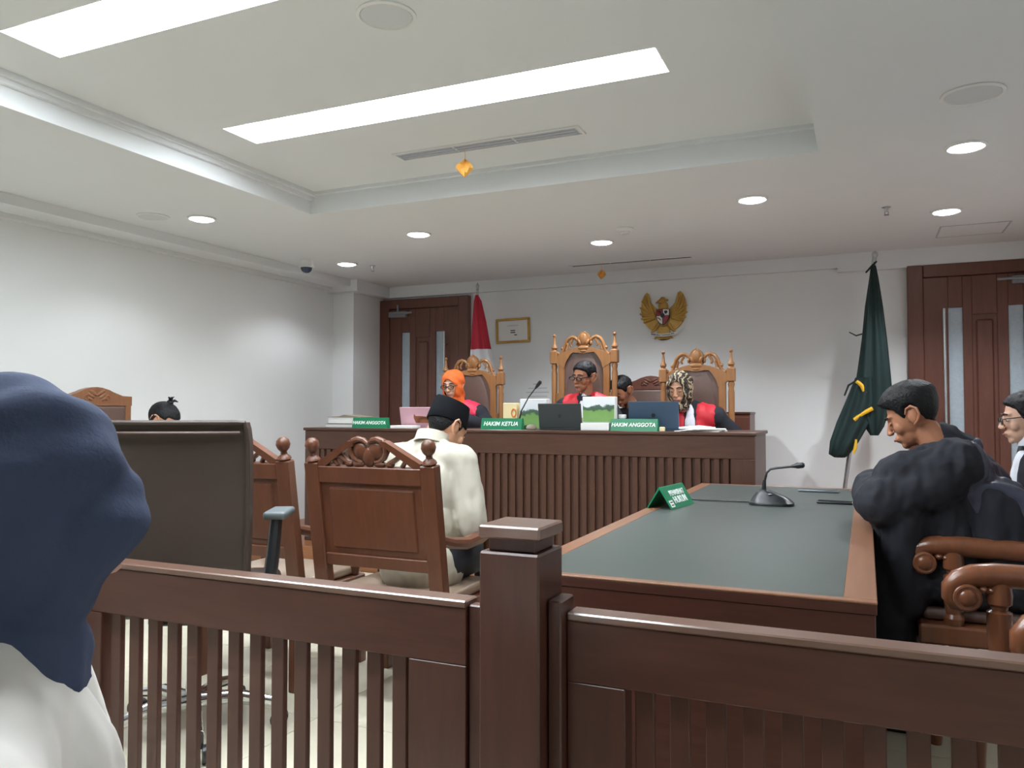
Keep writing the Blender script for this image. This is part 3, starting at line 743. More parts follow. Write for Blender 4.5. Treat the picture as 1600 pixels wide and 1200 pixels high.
def flag(lb, base, top, mats, poly, grp='tall flags on leaning poles'):
    pass
t = thing('national_flag', 'red and white flag hanging from a pole beside the left door', 'flag', (-3.40, 6.88, PZ))
B().lathe([(.16, 0), (.16, .03), (.05, .05), (.03, .12), (.025, .25), (0, .25)], seg=24).done('stand', 'steel', t)
B().tube([(0, 0, .05), (-.01, 0, 1.3), (-.03, 0, 2.20)], .012, 12).lathe([(.0, 2.2), (.016, 2.21), (.01, 2.225), (.02, 2.25), (.0, 2.29)], (-.03, 0, 0), 12).done('pole', 'steel', t)
def drape(zs, amp, nf, mat, name, par, y0=0.0):
    """hanging pleated cloth: zs = list of (z, x_left, x_right, depth)"""
    b = B(); n = 40; rings = []
    for z, xl, xr, dp in zs:
        ring = []
        for i in range(n):
            a = 2 * math.pi * i / n
            x = (xl + xr) / 2 + (xr - xl) / 2 * math.cos(a); y = y0 + dp * math.sin(a) * (1 + amp * math.cos(nf * a + z * 2))
            ring.append(b.bm.verts.new((x, y, z)))
        rings.append(ring)
    for a_, b_ in zip(rings, rings[1:]):
        for i in range(n): b.bm.faces.new((a_[i], a_[(i + 1) % n], b_[(i + 1) % n], b_[i]))
    b.bm.faces.new(rings[0]); b.bm.faces.new(list(reversed(rings[-1])))
    return b.done(name, mat, par, ang=60)
drape([(2.16, -.04, -.015, .015), (2.10, -.055, .02, .03), (1.9, -.07, .07, .04), (1.72, -.085, .105, .05), (1.63, -.09, .125, .055)], .35, 6, 'red', 'red_cloth', t, -.02)
drape([(1.63, -.09, .125, .055), (1.45, -.1, .165, .06), (1.2, -.1, .21, .065), (1.05, -.08, .2, .06)], .35, 6, 'white', 'white_cloth', t, -.02)
t = thing('green_flag', 'dark green flag with yellow fringe on a silver pole', 'flag', (-.21, 6.8, PZ))
B().lathe([(.16, 0), (.16, .03), (.05, .05), (.03, .12), (.025, .2), (0, .2)], seg=24).done('stand', 'steel', t)
B().tube([(0, 0, .05), (.13, 0, 1.0), (.255, 0, 2.0), (.29, 0, 2.24)], .016, 12).ell((.293, 0, 2.262), (.022, .022, .03)).done('pole', 'steel', t)
B().tube([(.225, -.03, 2.12), (.27, -.035, 2.17), (.305, -.03, 2.205)], [.006, .008, .006], 8).tube([(.29, -.03, 2.2), (.27, -.03, 2.1)], .006, 8).tube([(.10, -.03, 1.66), (.15, -.03, 1.63), (.225, -.03, 1.65)], [.004, .006, .006], 8).tube([(.06, -.03, 1.16), (.09, -.045, 1.24), (.18, -.05, 1.30)], [.006, .008, .006], 8).done('tie_cord', 'green', t)
drape([(2.17, .262, .30, .02), (2.08, .25, .315, .03), (1.85, .215, .345, .04), (1.6, .19, .37, .05), (1.35, .155, .39, .055), (1.2, .13, .40, .06), (1.05, .15, .38, .055), (.92, .2, .34, .045), (.85, .24, .30, .02)], .3, 7, 'green', 'cloth_upper', t, -.03)
drape([(1.30, .14, .26, .05), (1.12, .07, .27, .055), (.95, .0, .24, .055), (.8, -.05, .16, .05), (.70, -.06, .09, .04), (.675, -.02, .06, .02)], .3, 7, 'green', 'cloth_lower', t, -.055)
for fp, fr in (([(.15, -.1, 1.27), (.185, -.105, 1.235), (.21, -.1, 1.18)], .016), ([(.13, -.1, .97), (.19, -.11, 1.02), (.26, -.1, 1.06)], .016), ([(.12, -.09, .71), (.135, -.09, .76), (.14, -.09, .82)], [.008, .014, .008])):
    B().tube(fp, fr, 8).done('fringe', 'fringe', t)

# ================================================================== on the bench
def nameplate(lb, x0, x1, y, words, z=BZ):
    w = (x1 - x0) / 2
    t = thing('name_plate', lb, 'name plate', ((x0 + x1) / 2, y, z), 0, 'green name plates on the bench')
    B().prism([(-.03, 0), (.03, 0), (.012, .082), (-.012, .082)], -w, w, Matrix.Rotation(R(-90), 4, 'Z')).done('plate', 'signg', t, smooth=False)
    tl_ = math.atan2(.018, .082)
    mt = Matrix.Translation((-.005, -.0218, .041)) @ Matrix.Rotation(-tl_, 4, 'X') @ FACE
    text(words, .0365 + .006 * (len(words) < 12), 'signw', t, mt, shear=.2, bold=.0009)
nameplate('green name plate in front of the pink laptop, at the bench left', -3.73, -3.41, 5.28, 'HAKIM ANGGOTA')
nameplate('green name plate reading chief judge, in the middle of the bench', -2.59, -2.265, 5.28, 'HAKIM KETUA')
nameplate('green name plate in front of the blue-grey laptop, at the bench right', -1.60, -1.275, 5.28, 'HAKIM ANGGOTA')
def book(lb, x0, x1, y0, y1, z0, th, bow=0.0, mt='paper'):
    t = thing('book', lb, 'book', ((x0 + x1) / 2, (y0 + y1) / 2, z0), 0, 'documents stacked on the bench')
    w, d = (x1 - x0) / 2, (y1 - y0) / 2
    B().b2(-w + .004, w - .004, -d + .004, d - .004, .003, th - .003).done('pages', mt, t, smooth=False)
    B().b2(-w, w, -d, d, 0, .003).done('cover', 'ink', t, smooth=False)
    tp = [(-w, th - .003), (-w, th), (-w * .3, th + bow * .3), (0, th + bow), (w * .4, th + bow * .5), (w, th), (w, th - .003)]
    B().prism(tp, -d, d).done('cover', 'dusty', t, ang=20)
book('thin bound file at the bottom of the stack, bench left', -4.05, -3.70, 5.33, 5.55, BZ, .03)
book('thick bound file with a bowed cover on top of the stack', -4.03, -3.71, 5.335, 5.55, BZ + .0305, .055, .018)
tag(B().b2(-3.365, -3.165, 5.235, 5.36, BZ, BZ + .022, .003).done('document_pad', 'paper'), 'thin cream document pad in front of the pink laptop', 'document')
def laptop(lb, x, y, w, h, lid, rz, tilt=15, sticker=None):
    t = thing('laptop', lb, 'laptop', (x, y, BZ), rz, 'open laptops on the bench')
    # screen's back faces -Y, the keyboard lies behind it
    B().b2(-w / 2, w / 2, 0, .23, 0, .016, .004).done('keyboard_base', lid, t)
    mt = Matrix.Translation((0, .004, .014)) @ Matrix.Rotation(R(tilt), 4, 'X')
    l = B().b2(-w / 2, w / 2, -.008, 0, 0, h, .003).xf(mt).done('lid', lid, t)
    B().b2(-w / 2 + .01, w / 2 - .01, 0, .001, .012, h - .01).xf(mt).done('screen', 'black', l)
    if sticker == 'cat':
        s = B().b2(-.03, .1, -.0095, -.008, .03, .075)
        s.prism([(-.035, .03), (-.05, .07), (-.045, .1), (-.03, .085), (0, .08), (.02, .085), (.07, .078), (.1, .07), (.1, .05), (.06, .06), (.02, .055), (0, .03)], -.0095, -.008)
        s.xf(mt).done('sticker', 'sticker', l)
    else:
        B().lathe([(.014, -.0005), (.014, .0006), (0, .0006)], seg=18).xf(mt @ Matrix.Translation((0, -.0085, h * .5)) @ Matrix.Rotation(R(90), 4, 'X')).done('lid_logo', 'black', l)
    return t
laptop('pink laptop with a brown sticker on its lid', -3.19, 5.40, .34, .155, 'pink', 2, 12, 'cat')
laptop('dark grey laptop in front of the chief judge', -1.985, 5.31, .325, .178, 'gunmetal', 0, 10)
laptop('blue-grey laptop in front of the judge in the patterned headscarf', -1.325, 5.37, .345, .19, 'blue', 2, 10)
M['scene1'] = None
def landscape():
    m, nt, p = new_mat('landscape_print')
    tc = nt.nodes.new('ShaderNodeTexCoord'); sp = nt.nodes.new('ShaderNodeSeparateXYZ')
    nz = nt.nodes.new('ShaderNodeTexNoise'); nz.inputs['Scale'].default_value = 22; nz.inputs['Detail'].default_value = 6
    ad = nt.nodes.new('ShaderNodeMath'); ad.operation = 'MULTIPLY_ADD'; ad.inputs[1].default_value = .5
    nt.links.new(tc.outputs['Generated'], sp.inputs[0]); nt.links.new(tc.outputs['Object'], nz.inputs['Vector'])
    nt.links.new(nz.outputs['Fac'], ad.inputs[0]); nt.links.new(sp.outputs['Z'], ad.inputs[2])
    cr = nt.nodes.new('ShaderNodeValToRGB'); e = cr.color_ramp.elements
    e[0].position = 0; e[0].color = S(112, 146, 104); e[1].position = 1; e[1].color = S(232, 236, 240)
    for pos, col in ((.45, S(128, 168, 98)), (.74, S(120, 160, 90)), (.80, S(70, 96, 78)), (.93, S(84, 108, 98)), (.97, S(214, 222, 228))):
        q = e.new(pos); q.color = col
    nt.links.new(ad.outputs[0], cr.inputs[0]); nt.links.new(cr.outputs[0], p.inputs['Base Color'])
    p.inputs['Roughness'].default_value = .3
    return m
M['scene1'] = landscape()
def picbox(lb, x, y, w, h, z):
    t = thing('picture_box', lb, 'picture box', (x, y, z), 0, 'clear boxes with a landscape print on the bench')
    B().b2(-w / 2, w / 2, -.03, .03, 0, h, .004).done('box', 'whitep', t)
    B().b2(-w / 2 + .004, w / 2 - .004, -.0325, -.0305, .006, h - .018).done('print', 'scene1', t, smooth=False)
picbox('box with a green landscape print behind the chief judge name plate', -2.27, 5.52, .22, .225, BZ)
t = tag(B().b2(-1.815, -1.612, 5.25, 5.36, BZ, BZ + .052, .004).done('paper_stack', 'paper'), 'white paper stack under the landscape print box', 'paper stack')
picbox('box with a green landscape print beside the dark grey laptop', -1.69, 5.30, .235, .182, BZ + .053)
t = thing('jar', 'small jar with a white lid beside the blue-grey laptop', 'jar', (-1.545, 5.36, BZ))
B().lathe([(.026, 0), (.027, .01), (.027, .075), (.022, .088)], seg=20).done('body', 'glass', t)
B().lathe([(.027, .088), (.027, .108), (.024, .111), (0, .111)], seg=20).done('lid', 'whitep', t)
tag(B().b2(-1.253, -1.22, 5.22, 5.25, BZ, BZ + .03, .004).done('eraser', 'cream'), 'tiny pale block in front of the blue-grey laptop', 'block')
tag(B().ell((0, 0, 0), (.038, .05, .026)).xf(Matrix.Translation((-2.185, 5.25, BZ + .0135))).done('computer_mouse', 'dusty'), 'grey-brown mouse between the middle name plate and laptop', 'mouse')
pm = B(); random.seed(3)
for k in range(4): pm.box((-1.0 + .02 * k, 5.33 - .01 * k, BZ + .003 + .005 * k), (.3 - .03 * k, .2, .004), Matrix.Rotation(.1 * k - .12, 3, 'Z'))
pm.tube([(-1.13, 5.25, BZ + .024), (-1.0, 5.27, BZ + .03), (-.9, 5.3, BZ + .024)], [.006, .012, .006], 8)
tag(pm.done('loose_papers', 'paper', smooth=False), 'loose white papers at the right end of the bench', 'papers')
t = thing('snack_box', 'small cream box with an orange curl behind the middle name plate', 'box', (-2.47, 5.52, BZ))
B().b2(-.05, .065, -.03, .03, 0, .195, .004).done('box', 'cream', t)
B().torus((.04, -.031, .12), .022, .006, Matrix.Rotation(R(90), 3, 'X'), 18, 6, (.8, 1.3)).done('printed_curl', 'oring', t)
t = thing('gooseneck_microphone', 'slim gooseneck microphone leaning above the middle name plate', 'microphone', (-2.335, 5.39, BZ))
B().b2(-.045, .045, -.05, .05, 0, .03, .01, 2).done('base', 'black', t)
B().tube([(0, -.0, .025), (.005, -.02, .08), (.03, -.04, .14), (.09, -.05, .235), (.15, -.055, .305)], [.007, .006, .005, .004, .004], 8).done('neck', 'black', t)
B().tube([(.145, -.055, .298), (.165, -.056, .322), (.185, -.057, .346), (.19, -.057, .352)], [.006, .013, .013, .007], 10).done('capsule', 'black', t)

# ================================================================== on the long table
ang = -8
t = thing('tent_sign', 'green tent sign on the long table with a white sticker', 'sign', (-.84, 3.72, TZ), ang)
B().prism([(-.062, 0), (-.056, 0), (0, .088), (.056, 0), (.062, 0), (.004, .096), (-.004, .096)], -.145, .145).done('card', 'signg', t, smooth=False)
sl = math.atan2(.096, .058)
face = Matrix.Translation((.034, .0, .0485)) @ Matrix.Rotation(R(90), 4, 'Z') @ Matrix.Rotation(sl, 4, 'X')
text('PENASIHAT', .036, 'signw', t, face @ Matrix.Translation((.01, .018, 0)), bold=.0008)
text('HUKUM', .046, 'signw', t, face @ Matrix.Translation((.01, -.018, 0)), bold=.001)
st = B().box((0, 0, 0), (.042, .034, .0012)).xf(face @ Matrix.Translation((-.115, -.03, 0))).done('sticker', 'paper', t, smooth=False)
for k in range(2): B().box((0, .007 - .014 * k, .001), (.028, .005, .0008)).xf(face @ Matrix.Translation((-.115, -.03, 0))).done('print_line', 'ink', st, smooth=False)
t = thing('table_microphone', 'black gooseneck conference microphone on the long table', 'microphone', (-.415, 3.95, TZ), 0)
b = B(); rings = []
for z, x0, x1, hy in ((0, -.10, .105, .07), (.012, -.10, .105, .07), (.018, -.092, .098, .065), (.04, -.08, .07, .055), (.06, -.065, .02, .042), (.072, -.05, -.01, .03)):
    n = 20; rings.append([b.bm.verts.new(((x0 + x1) / 2 + (x1 - x0) / 2 * math.copysign(abs(math.cos(2 * math.pi * i / n)) ** .6, math.cos(2 * math.pi * i / n)), hy * math.copysign(abs(math.sin(2 * math.pi * i / n)) ** .6, math.sin(2 * math.pi * i / n)), z)) for i in range(n)])
for a_, b_ in zip(rings, rings[1:]):
    for i in range(20): b.bm.faces.new((a_[i], a_[(i + 1) % 20], b_[(i + 1) % 20], b_[i]))
b.bm.faces.new(list(reversed(rings[0]))); b.bm.faces.new(rings[-1])
b.done('base', 'black', t, ang=40)
B().ell((-.0, -.045, .052), (.012, .01, .004)).done('talk_button', 'lcdgrey', t)
B().tube([(-.032, 0, .068), (-.03, 0, .10), (-.028, 0, .115)], [.011, .009, .007], 10).tube([(-.028, 0, .11), (-.018, 0, .15), (.0, 0, .168), (.03, 0, .174), (.095, 0, .183)], .0055, 10).done('neck', 'black', t)
B().tube([(.09, 0, .1825), (.105, 0, .185), (.12, 0, .188), (.145, 0, .191), (.152, 0, .192)], [.006, .009, .0145, .0135, .007], 12).done('capsule', 'black', t)
B().tube([(-.09, .01, .008), (-.16, .03, .005), (-.24, .02, .006), (-.33, .03, .004), (-.40, .05, .005)], .004, 8).done('cable', 'cable', t)
t = thing('silver_pen_case', 'flat silver-grey case lying on the long table near its far end', 'case', (-.24, 4.67, TZ), -4)
B().b2(-.105, .105, -.03, .03, 0, .012, .005, 2).done('body', 'lcdgrey', t)
B().b2(-.1, .1, -.025, .025, .012, .0135, .001).done('lid', 'gunmetal', t)
t = thing('mobile_phone', 'black phone lying beside the robed man elbow', 'phone', (-.14, 4.13, TZ), -2)
B().b2(-.08, .08, -.037, .037, 0, .01, .004, 2).done('body', 'black', t)
B().b2(-.076, .076, -.033, .033, .01, .0108).done('screen', 'velvet', t, smooth=False)
# ================================================================== people
def blob(b, voxel, smooth=5, disp=None, factor=0.5):
    me = bpy.data.meshes.new('tmp'); b.bm.to_mesh(me); b.bm.free()
    o = bpy.data.objects.new('tmp', me); COL.objects.link(o)
    m = o.modifiers.new('r', 'REMESH'); m.mode = 'VOXEL'; m.voxel_size = voxel; m.adaptivity = 0.0
    if smooth:
        m = o.modifiers.new('s', 'SMOOTH'); m.factor = factor; m.iterations = smooth
    dg = bpy.context.evaluated_depsgraph_get()
    out = bpy.data.meshes.new_from_object(o.evaluated_get(dg))
    bpy.data.objects.remove(o); bpy.data.meshes.remove(me)
    if disp:
        ns = [v.normal.copy() for v in out.vertices]
        for v, n in zip(out.vertices, ns): v.co += n * disp(v.co)
    return out
def patch(me, pred, off, rings=2, bsmooth=6, name='patch'):
    """raised layer over the part of a surface where pred holds"""
    bm = bmesh.new(); bm.from_mesh(me)
    bmesh.ops.delete(bm, geom=[f for f in bm.faces if not pred(f.calc_center_median())], context='FACES')
    bmesh.ops.delete(bm, geom=[v for v in bm.verts if not v.link_faces], context='VERTS')
    bm.normal_update()
    for _ in range(bsmooth):
        new = {}
        for v in bm.verts:
            if v.is_boundary:
                nb = [e.other_vert(v).co for e in v.link_edges if e.is_boundary]
                if len(nb) >= 2: new[v] = (v.co * 2 + nb[0] + nb[1]) / 4
        for v, c_ in new.items(): v.co = c_
    bm.normal_update()
    depth = {v: 0 for v in bm.verts if v.is_boundary}; front = list(depth)
    d = 0
    while front and d < rings:
        d += 1; nx_ = []
        for v in front:
            for e in v.link_edges:
                q = e.other_vert(v)
                if q not in depth: depth[q] = d; nx_.append(q)
        front = nx_
    ns = {v: v.normal.copy() for v in bm.verts}
    for v in bm.verts:
        f = min(1.0, depth.get(v, rings) / rings)
        v.co += ns[v] * (off(v.co) * (f ** .6) - (0.001 if f == 0 else 0))
    out = bpy.data.meshes.new(name); bm.to_mesh(out); bm.free()
    return out
def solid(me, th):
    o = bpy.data.objects.new('tmp', me); COL.objects.link(o)
    m = o.modifiers.new('s', 'SOLIDIFY'); m.thickness = th; m.offset = -1
    dg = bpy.context.evaluated_depsgraph_get(); out = bpy.data.meshes.new_from_object(o.evaluated_get(dg))
    bpy.data.objects.remove(o); bpy.data.meshes.remove(me); return out
def head_shape(jaw=1.0):
    b = B()
    b.ell((0, .012, .032), (.076, .094, .083), u=24, v=16).ell((0, -.02, 0), (.067, .07, .085), u=24, v=16)
    b.ell((0, -.034, -.060), (.050 * jaw, .050, .050)).ell((0, -.066, -.094), (.024 * jaw, .018, .018))
    for s in (-1, 1):
        b.ell((s * .040, -.054, -.026), (.025, .022, .030))
        b.cap((s * .012, -.083, .024), .010, (s * .046, -.070, .026), .009)
        b.ell((s * .0105, -.100, -.034), (.009, .010, .008))
        b.ell((s * .079, .014, -.004), (.011, .022, .033), Matrix.Rotation(-s * .3, 3, 'Z'))
        b.ell((s * .086, .028, .006), (.007, .010, .024))
    b.cap((0, -.088, .012), .007, (0, -.106, -.030), .0115)
    b.ell((0, -.082, -.064), (.026, .015, .017))
    b.cap((0, .022, -.07), .053, (0, .032, -.15), .056)
    return blob(b, .0045, 3)
HEADS = {}
def get_head(j):
    if j not in HEADS: HEADS[j] = head_shape(j)
    return HEADS[j]
def hand_mesh(b, wrist, d, nrm, side, curl=24):
    d = Vector(d).normalized(); n = Vector(nrm); n = (n - d * n.dot(d)).normalized(); a = d.cross(n) * side
    wrist = Vector(wrist)
    rot = Matrix((a, d, n)).transposed()
    b.ell(wrist + d * .045, (.041, .052, .015), rot, 14, 8)
    for k, (off, L) in enumerate(((-.030, .068), (-.010, .078), (.011, .073), (.030, .058))):
        p = wrist + d * .082 + a * off; dirn = d.copy(); r = .0088 - .0004 * k
        for q in range(3):
            ax = a * side
            dirn = (Matrix.Rotation(-R(curl * (.6 + .4 * q)) * side, 3, a) @ dirn).normalized()
            p2 = p + dirn * L * (.42, .32, .26)[q]
            b.cap(p, r, p2, r * .92, 8); p = p2; r *= .92
    p = wrist + d * .025 - a * .034; dirn = (d * .75 - a * .6 - n * .15).normalized()
    for q, L in enumerate((.036, .03, .024)):
        p2 = p + dirn * L; b.cap(p, .011 - .001 * q, p2, .0098 - .001 * q, 8); p = p2; dirn = (dirn + d * .3 - n * .12).normalized()
def hairline(y):
    pts = [(-.12, .074), (-.075, .066), (-.045, .045), (-.022, -.005), (.0, .018), (.03, .02), (.045, -.03), (.08, -.06), (.14, -.075)]
    for (a, za), (b_, zb) in zip(pts, pts[1:]):
        if y <= b_: return za + (zb - za) * (y - a) / (b_ - a)
    return -.075
def is_hair(c, lift=0.0):
    if abs(c.x) > .0755 and -.014 < c.y < .05 and -.05 < c.z < .034: return False
    return c.z > hairline(c.y) + lift
def person(label, loc, rotz, seat=.47, s=.97, lean=0, twist=0, side=0, head=(0, 0, 0), hd=(0, 0, 0), jaw=1.0, skin='skin',
           hair='short', elbows=None, wrists=None, top='robe', topmat='robe', legs='robe', hvox=.0, tvox=.011, bulk=1.0, group=None, tlen=1.0, eyes='down', sleeve=1.0, shw=.172, drapes=(), fold_k=1.0):
    root = thing('person', label, 'person', loc, rotz, group)
    P0 = Vector((0, 0, seat + .09))
    U = Matrix.Translation(P0) @ Matrix.Rotation(R(side), 4, 'Y') @ Matrix.Rotation(R(lean), 4, 'X') @ Matrix.Rotation(R(twist), 4, 'Z')
    def u(x, y, z): return U @ Vector((x * s, y * s, z * s))
    hc = u(0, -.03, .70) + Vector(hd)
    HM = Matrix.Translation(hc) @ Matrix.Rotation(R(head[0]), 4, 'Z') @ Matrix.Rotation(R(head[1]), 4, 'X') @ Matrix.Rotation(R(head[2]), 4, 'Y') @ Matrix.Scale(s, 4)
    SH = [u(q * shw, .0, .455) for q in (-1, 1)]
    EL = elbows or [(-.27, -.12, seat + .27), (.27, -.12, seat + .27)]
    WR = wrists or [(-.12, -.36, seat + .24), (.12, -.36, seat + .24)]
    EL = [Vector(e) for e in EL]; WR = [Vector(e) for e in WR]
    HP = [Vector((q * .10, 0, seat + .085)) for q in (-1, 1)]
    KN = [Vector((q * .12, -.43, seat + .07)) for q in (-1, 1)]
    AN = [Vector((q * .12, -.40, .085)) for q in (-1, 1)]
    R3 = U.to_3x3()
    def torso(b, g, k=1.0):
        b.ell(P0 + Vector((0, .01, 0)), (.168 * k + g, .125 * k + g, .12 + g)).ell(u(0, 0, .16), (.148 * k * bulk + g, .115 * k * bulk + g, .15 + g), R3)
        b.ell(u(0, .0, .33), (.160 * k + g, .112 * k + g, .17 + g), R3)
        for q in (0, 1):
            b.cap(u(0, .01, .475), .062 + g, SH[q], .056 + g); b.cap(u(0, .015, .53), .045 + g * .8, SH[q].lerp(u(0, .01, .47), .35), .05 + g)
    def arms(b, g0, g1, g2):
        for q in (0, 1):
            b.cap(SH[q], .055 + g0, EL[q], .043 + g1); b.cap(EL[q], .042 + g1, WR[q], .028 + g2)
    def legs_(b, g, upto=1.0):
        for q in (0, 1):
            b.cap(HP[q], .085 + g, KN[q], .06 + g)
            b.cap(KN[q], .056 + g, KN[q].lerp(AN[q], upto), .04 + g)
    # one continuous body
    b = B(); torso(b, 0, .96); arms(b, 0, 0, 0); legs_(b, 0)
    b.cap(u(0, .01, .49), .055, HM @ Vector((0, .03, -.11)), .053)
    for q in (0, 1): b.ell(AN[q] + Vector((0, -.07, -.045)), (.042, .12, .038))
    body = blob(b, .014, 4)
    bm = bmesh.new(); bm.from_mesh(body)
    hm = get_head(jaw).copy(); hm.transform(HM); bm.from_mesh(hm); bpy.data.meshes.remove(hm)
    hb = B()
    for q in (0, 1):
        d = (WR[q] - EL[q]).normalized(); hand_mesh(hb, WR[q] + d * .005, d, (0, 0, 1), 1 if q else -1)
    tm = bpy.data.meshes.new('t'); hb.bm.to_mesh(tm); hb.bm.free(); bm.from_mesh(tm); bpy.data.meshes.remove(tm)
    me = bpy.data.meshes.new('body'); bm.to_mesh(me); bm.free()
    bo = link('body', me, skin, root, ang=0)
    # face
    for q in (-1, 1):
        e = B().ell((q * .031, -.0775, .0015), (.014, .0085, .006), None, 12, 8).xf(HM).done('eye', 'eyew' if eyes == 'open' else skin, bo)
        if eyes == 'open': B().ell((q * .031, -.0835, .0), (.0058, .0035, .0055), None, 10, 8).xf(HM).done('iris', 'iris', e)
        else: B().tube([HM @ Vector(v) for v in ((q * .018, -.0845, -.003), (q * .031, -.087, -.0055), (q * .045, -.0795, -.003))], [.0012, .0018, .0012], 6).done('eyelash', 'hair', bo)
        B().tube([HM @ Vector(v) for v in ((q * .013, -.0925, .0245), (q * .03, -.0915, .0305), (q * .049, -.079, .026))], [.0035, .0042, .0025], 6).done('eyebrow', 'hair', bo)
    B().tube([HM @ Vector(v) for v in ((-.023, -.0865, -.066), (-.01, -.0975, -.064), (0, -.099, -.0645), (.01, -.0975, -.064), (.023, -.0865, -.066))], [.002, .0048, .0052, .0048, .002], 6).done('lips', 'lip', bo)
    if hair:
        for q in (-1, 1):
            B().tube([HM @ Vector(v) for v in ((q * .080, -.008, .012), (q * .087, .004, .030), (q * .094, .024, .034), (q * .097, .040, .018), (q * .095, .040, -.006), (q * .088, .024, -.026), (q * .081, .006, -.036))], [.003, .0045, .005, .005, .0045, .0045, .004], 8).done('ear_rim', skin, bo)
    # hair
    if hair in ('short', 'thick', 'under_cap', 'bun'):
        src = get_head(jaw)
        def off(c):
            k = max(0, min(1, (c.z + .01) / .08))
            nse = .004 * noise.noise(Vector((c.x * 60, c.y * 60, c.z * 40)))
            if hair == 'thick': return .004 + .026 * k * k * (1 + .5 * max(0, -c.y * 8)) + nse * .7 * k
            if hair == 'under_cap': return .005 + nse * .3
            if hair == 'bun': return .012 + nse * .5
            return .005 + .012 * k + nse
        hp = patch(src, (lambda c: c.z > (-.07 if c.y > .02 else .03 if c.y > -.04 else .055)) if hair == 'bun' else is_hair, off, 3)
        hp.transform(HM); link('hair', hp, 'hair', root, ang=0)
        if hair == 'bun':
            bb = B().ell((.0, .03, .125), (.022, .022, .02)).tube([(0, .03, .13), (-.012, .04, .152), (-.035, .045, .16)], [.014, .010, .003], 8).tube([(0, .03, .13), (.02, .02, .15), (.03, .0, .152)], [.012, .009, .003], 8)
            for k in range(5): bb.tube([(0, .03, .135), (-.02 + .012 * k, .03 + .004 * k, .158), (-.04 + .018 * k, .04, .166 + .003 * (k % 2))], [.006, .004, .001], 6)
            bb.xf(HM).done('hair_knot', 'hair', root)
    # clothes
    bot = B(); legs_(bot, .014, .95); bot.ell(P0 + Vector((0, .01, -.02)), (.18, .14, .115))
    link('trousers', blob(bot, .014, 4), 'trous', root, ang=0)
    for q in (0, 1):
        sh = B().ell(AN[q] + Vector((0, -.075, -.046)), (.048, .13, .04)).b2(AN[q].x - .045, AN[q].x + .045, AN[q].y - .2, AN[q].y + .05, .001, .03, .01)
        sh.done('shoe', 'black', root)
    cl = B()
    if top == 'robe':
        torso(cl, .026); arms(cl, .020 * sleeve, .032 * sleeve, .036 * sleeve)
        for q in (0, 1):
            cl.ell(WR[q].lerp(EL[q], .12), (.062, .062, .05)); cl.cap(HP[q], .115, KN[q], .09)
            cl.cap(KN[q], .085, KN[q].lerp(AN[q], .6), .085)
        cl.ell((0, -.2, seat + .08), (.17, .24, .07))
        for a_, ra_, b_, rb_ in drapes: cl.cap(a_, ra_, b_, rb_)
    else:
        torso(cl, .018 if top == 'shirt' else .022, 1.02); arms(cl, .016, .02, .016)
        for a_, ra_, b_, rb_ in drapes: cl.cap(a_, ra_, b_, rb_)
        hem = P0.copy(); cl.ell(hem + Vector((0, .0, -.03)), (.195, .155, .13 * tlen))
    def fold(c):
        v = Vector((c.x * 13, c.y * 13, c.z * 4.5))
        return fold_k * (.010 * noise.noise(v + Vector(loc) * 3) + .004 * noise.noise(v * 2.7))
    tmesh = blob(cl, tvox, 6, fold)
    # open the neck so that the throat shows
    nb_ = u(0, -.02, .56)
    to = link('robe' if top == 'robe' else 'shirt', tmesh, topmat, root, ang=0)
    return root, bo, to, HM, U, u, s
def worn_ring(root, name, mat, c, rx, ry, h, tilt, th=.012, lift=0.0):
    """standing collar: an oval band round the neck"""
    b = B(); n = 28; prof = [(1.08, -h / 2), (1.0, h / 2), (.93, h / 2), (1.0, -h / 2)]
    mt = Matrix.Translation(c) @ tilt
    rings = [[b.bm.verts.new(mt @ Vector((rx * k * math.cos(2 * math.pi * i / n), ry * k * math.sin(2 * math.pi * i / n), z + lift * math.sin(2 * math.pi * i / n)))) for i in range(n)] for k, z in prof]
    for a_, b_ in zip(rings, rings[1:] + rings[:1]):
        for i in range(n): b.bm.faces.new((a_[i], a_[(i + 1) % n], b_[(i + 1) % n], b_[i]))
    return b.done(name, mat, root, ang=50)
def glasses(root, HM, mat='black', th=.0028, sc=1.0):
    g = B()
    rx = Matrix.Rotation(R(90), 3, 'X')
    for q in (-1, 1):
        g.torus((q * .034, -.1035, -.002), .022 * sc, th, rx, 22, 6, (1.22, .72))
        g.tube([(q * .059, -.1, .006), (q * .072, -.06, .008), (q * .083, .012, .012)], th, 6)
    g.tube([(-.011, -.104, .002), (0, -.108, .005), (.011, -.104, .002)], th, 6)
    g.xf(HM).done('glasses', mat, root)
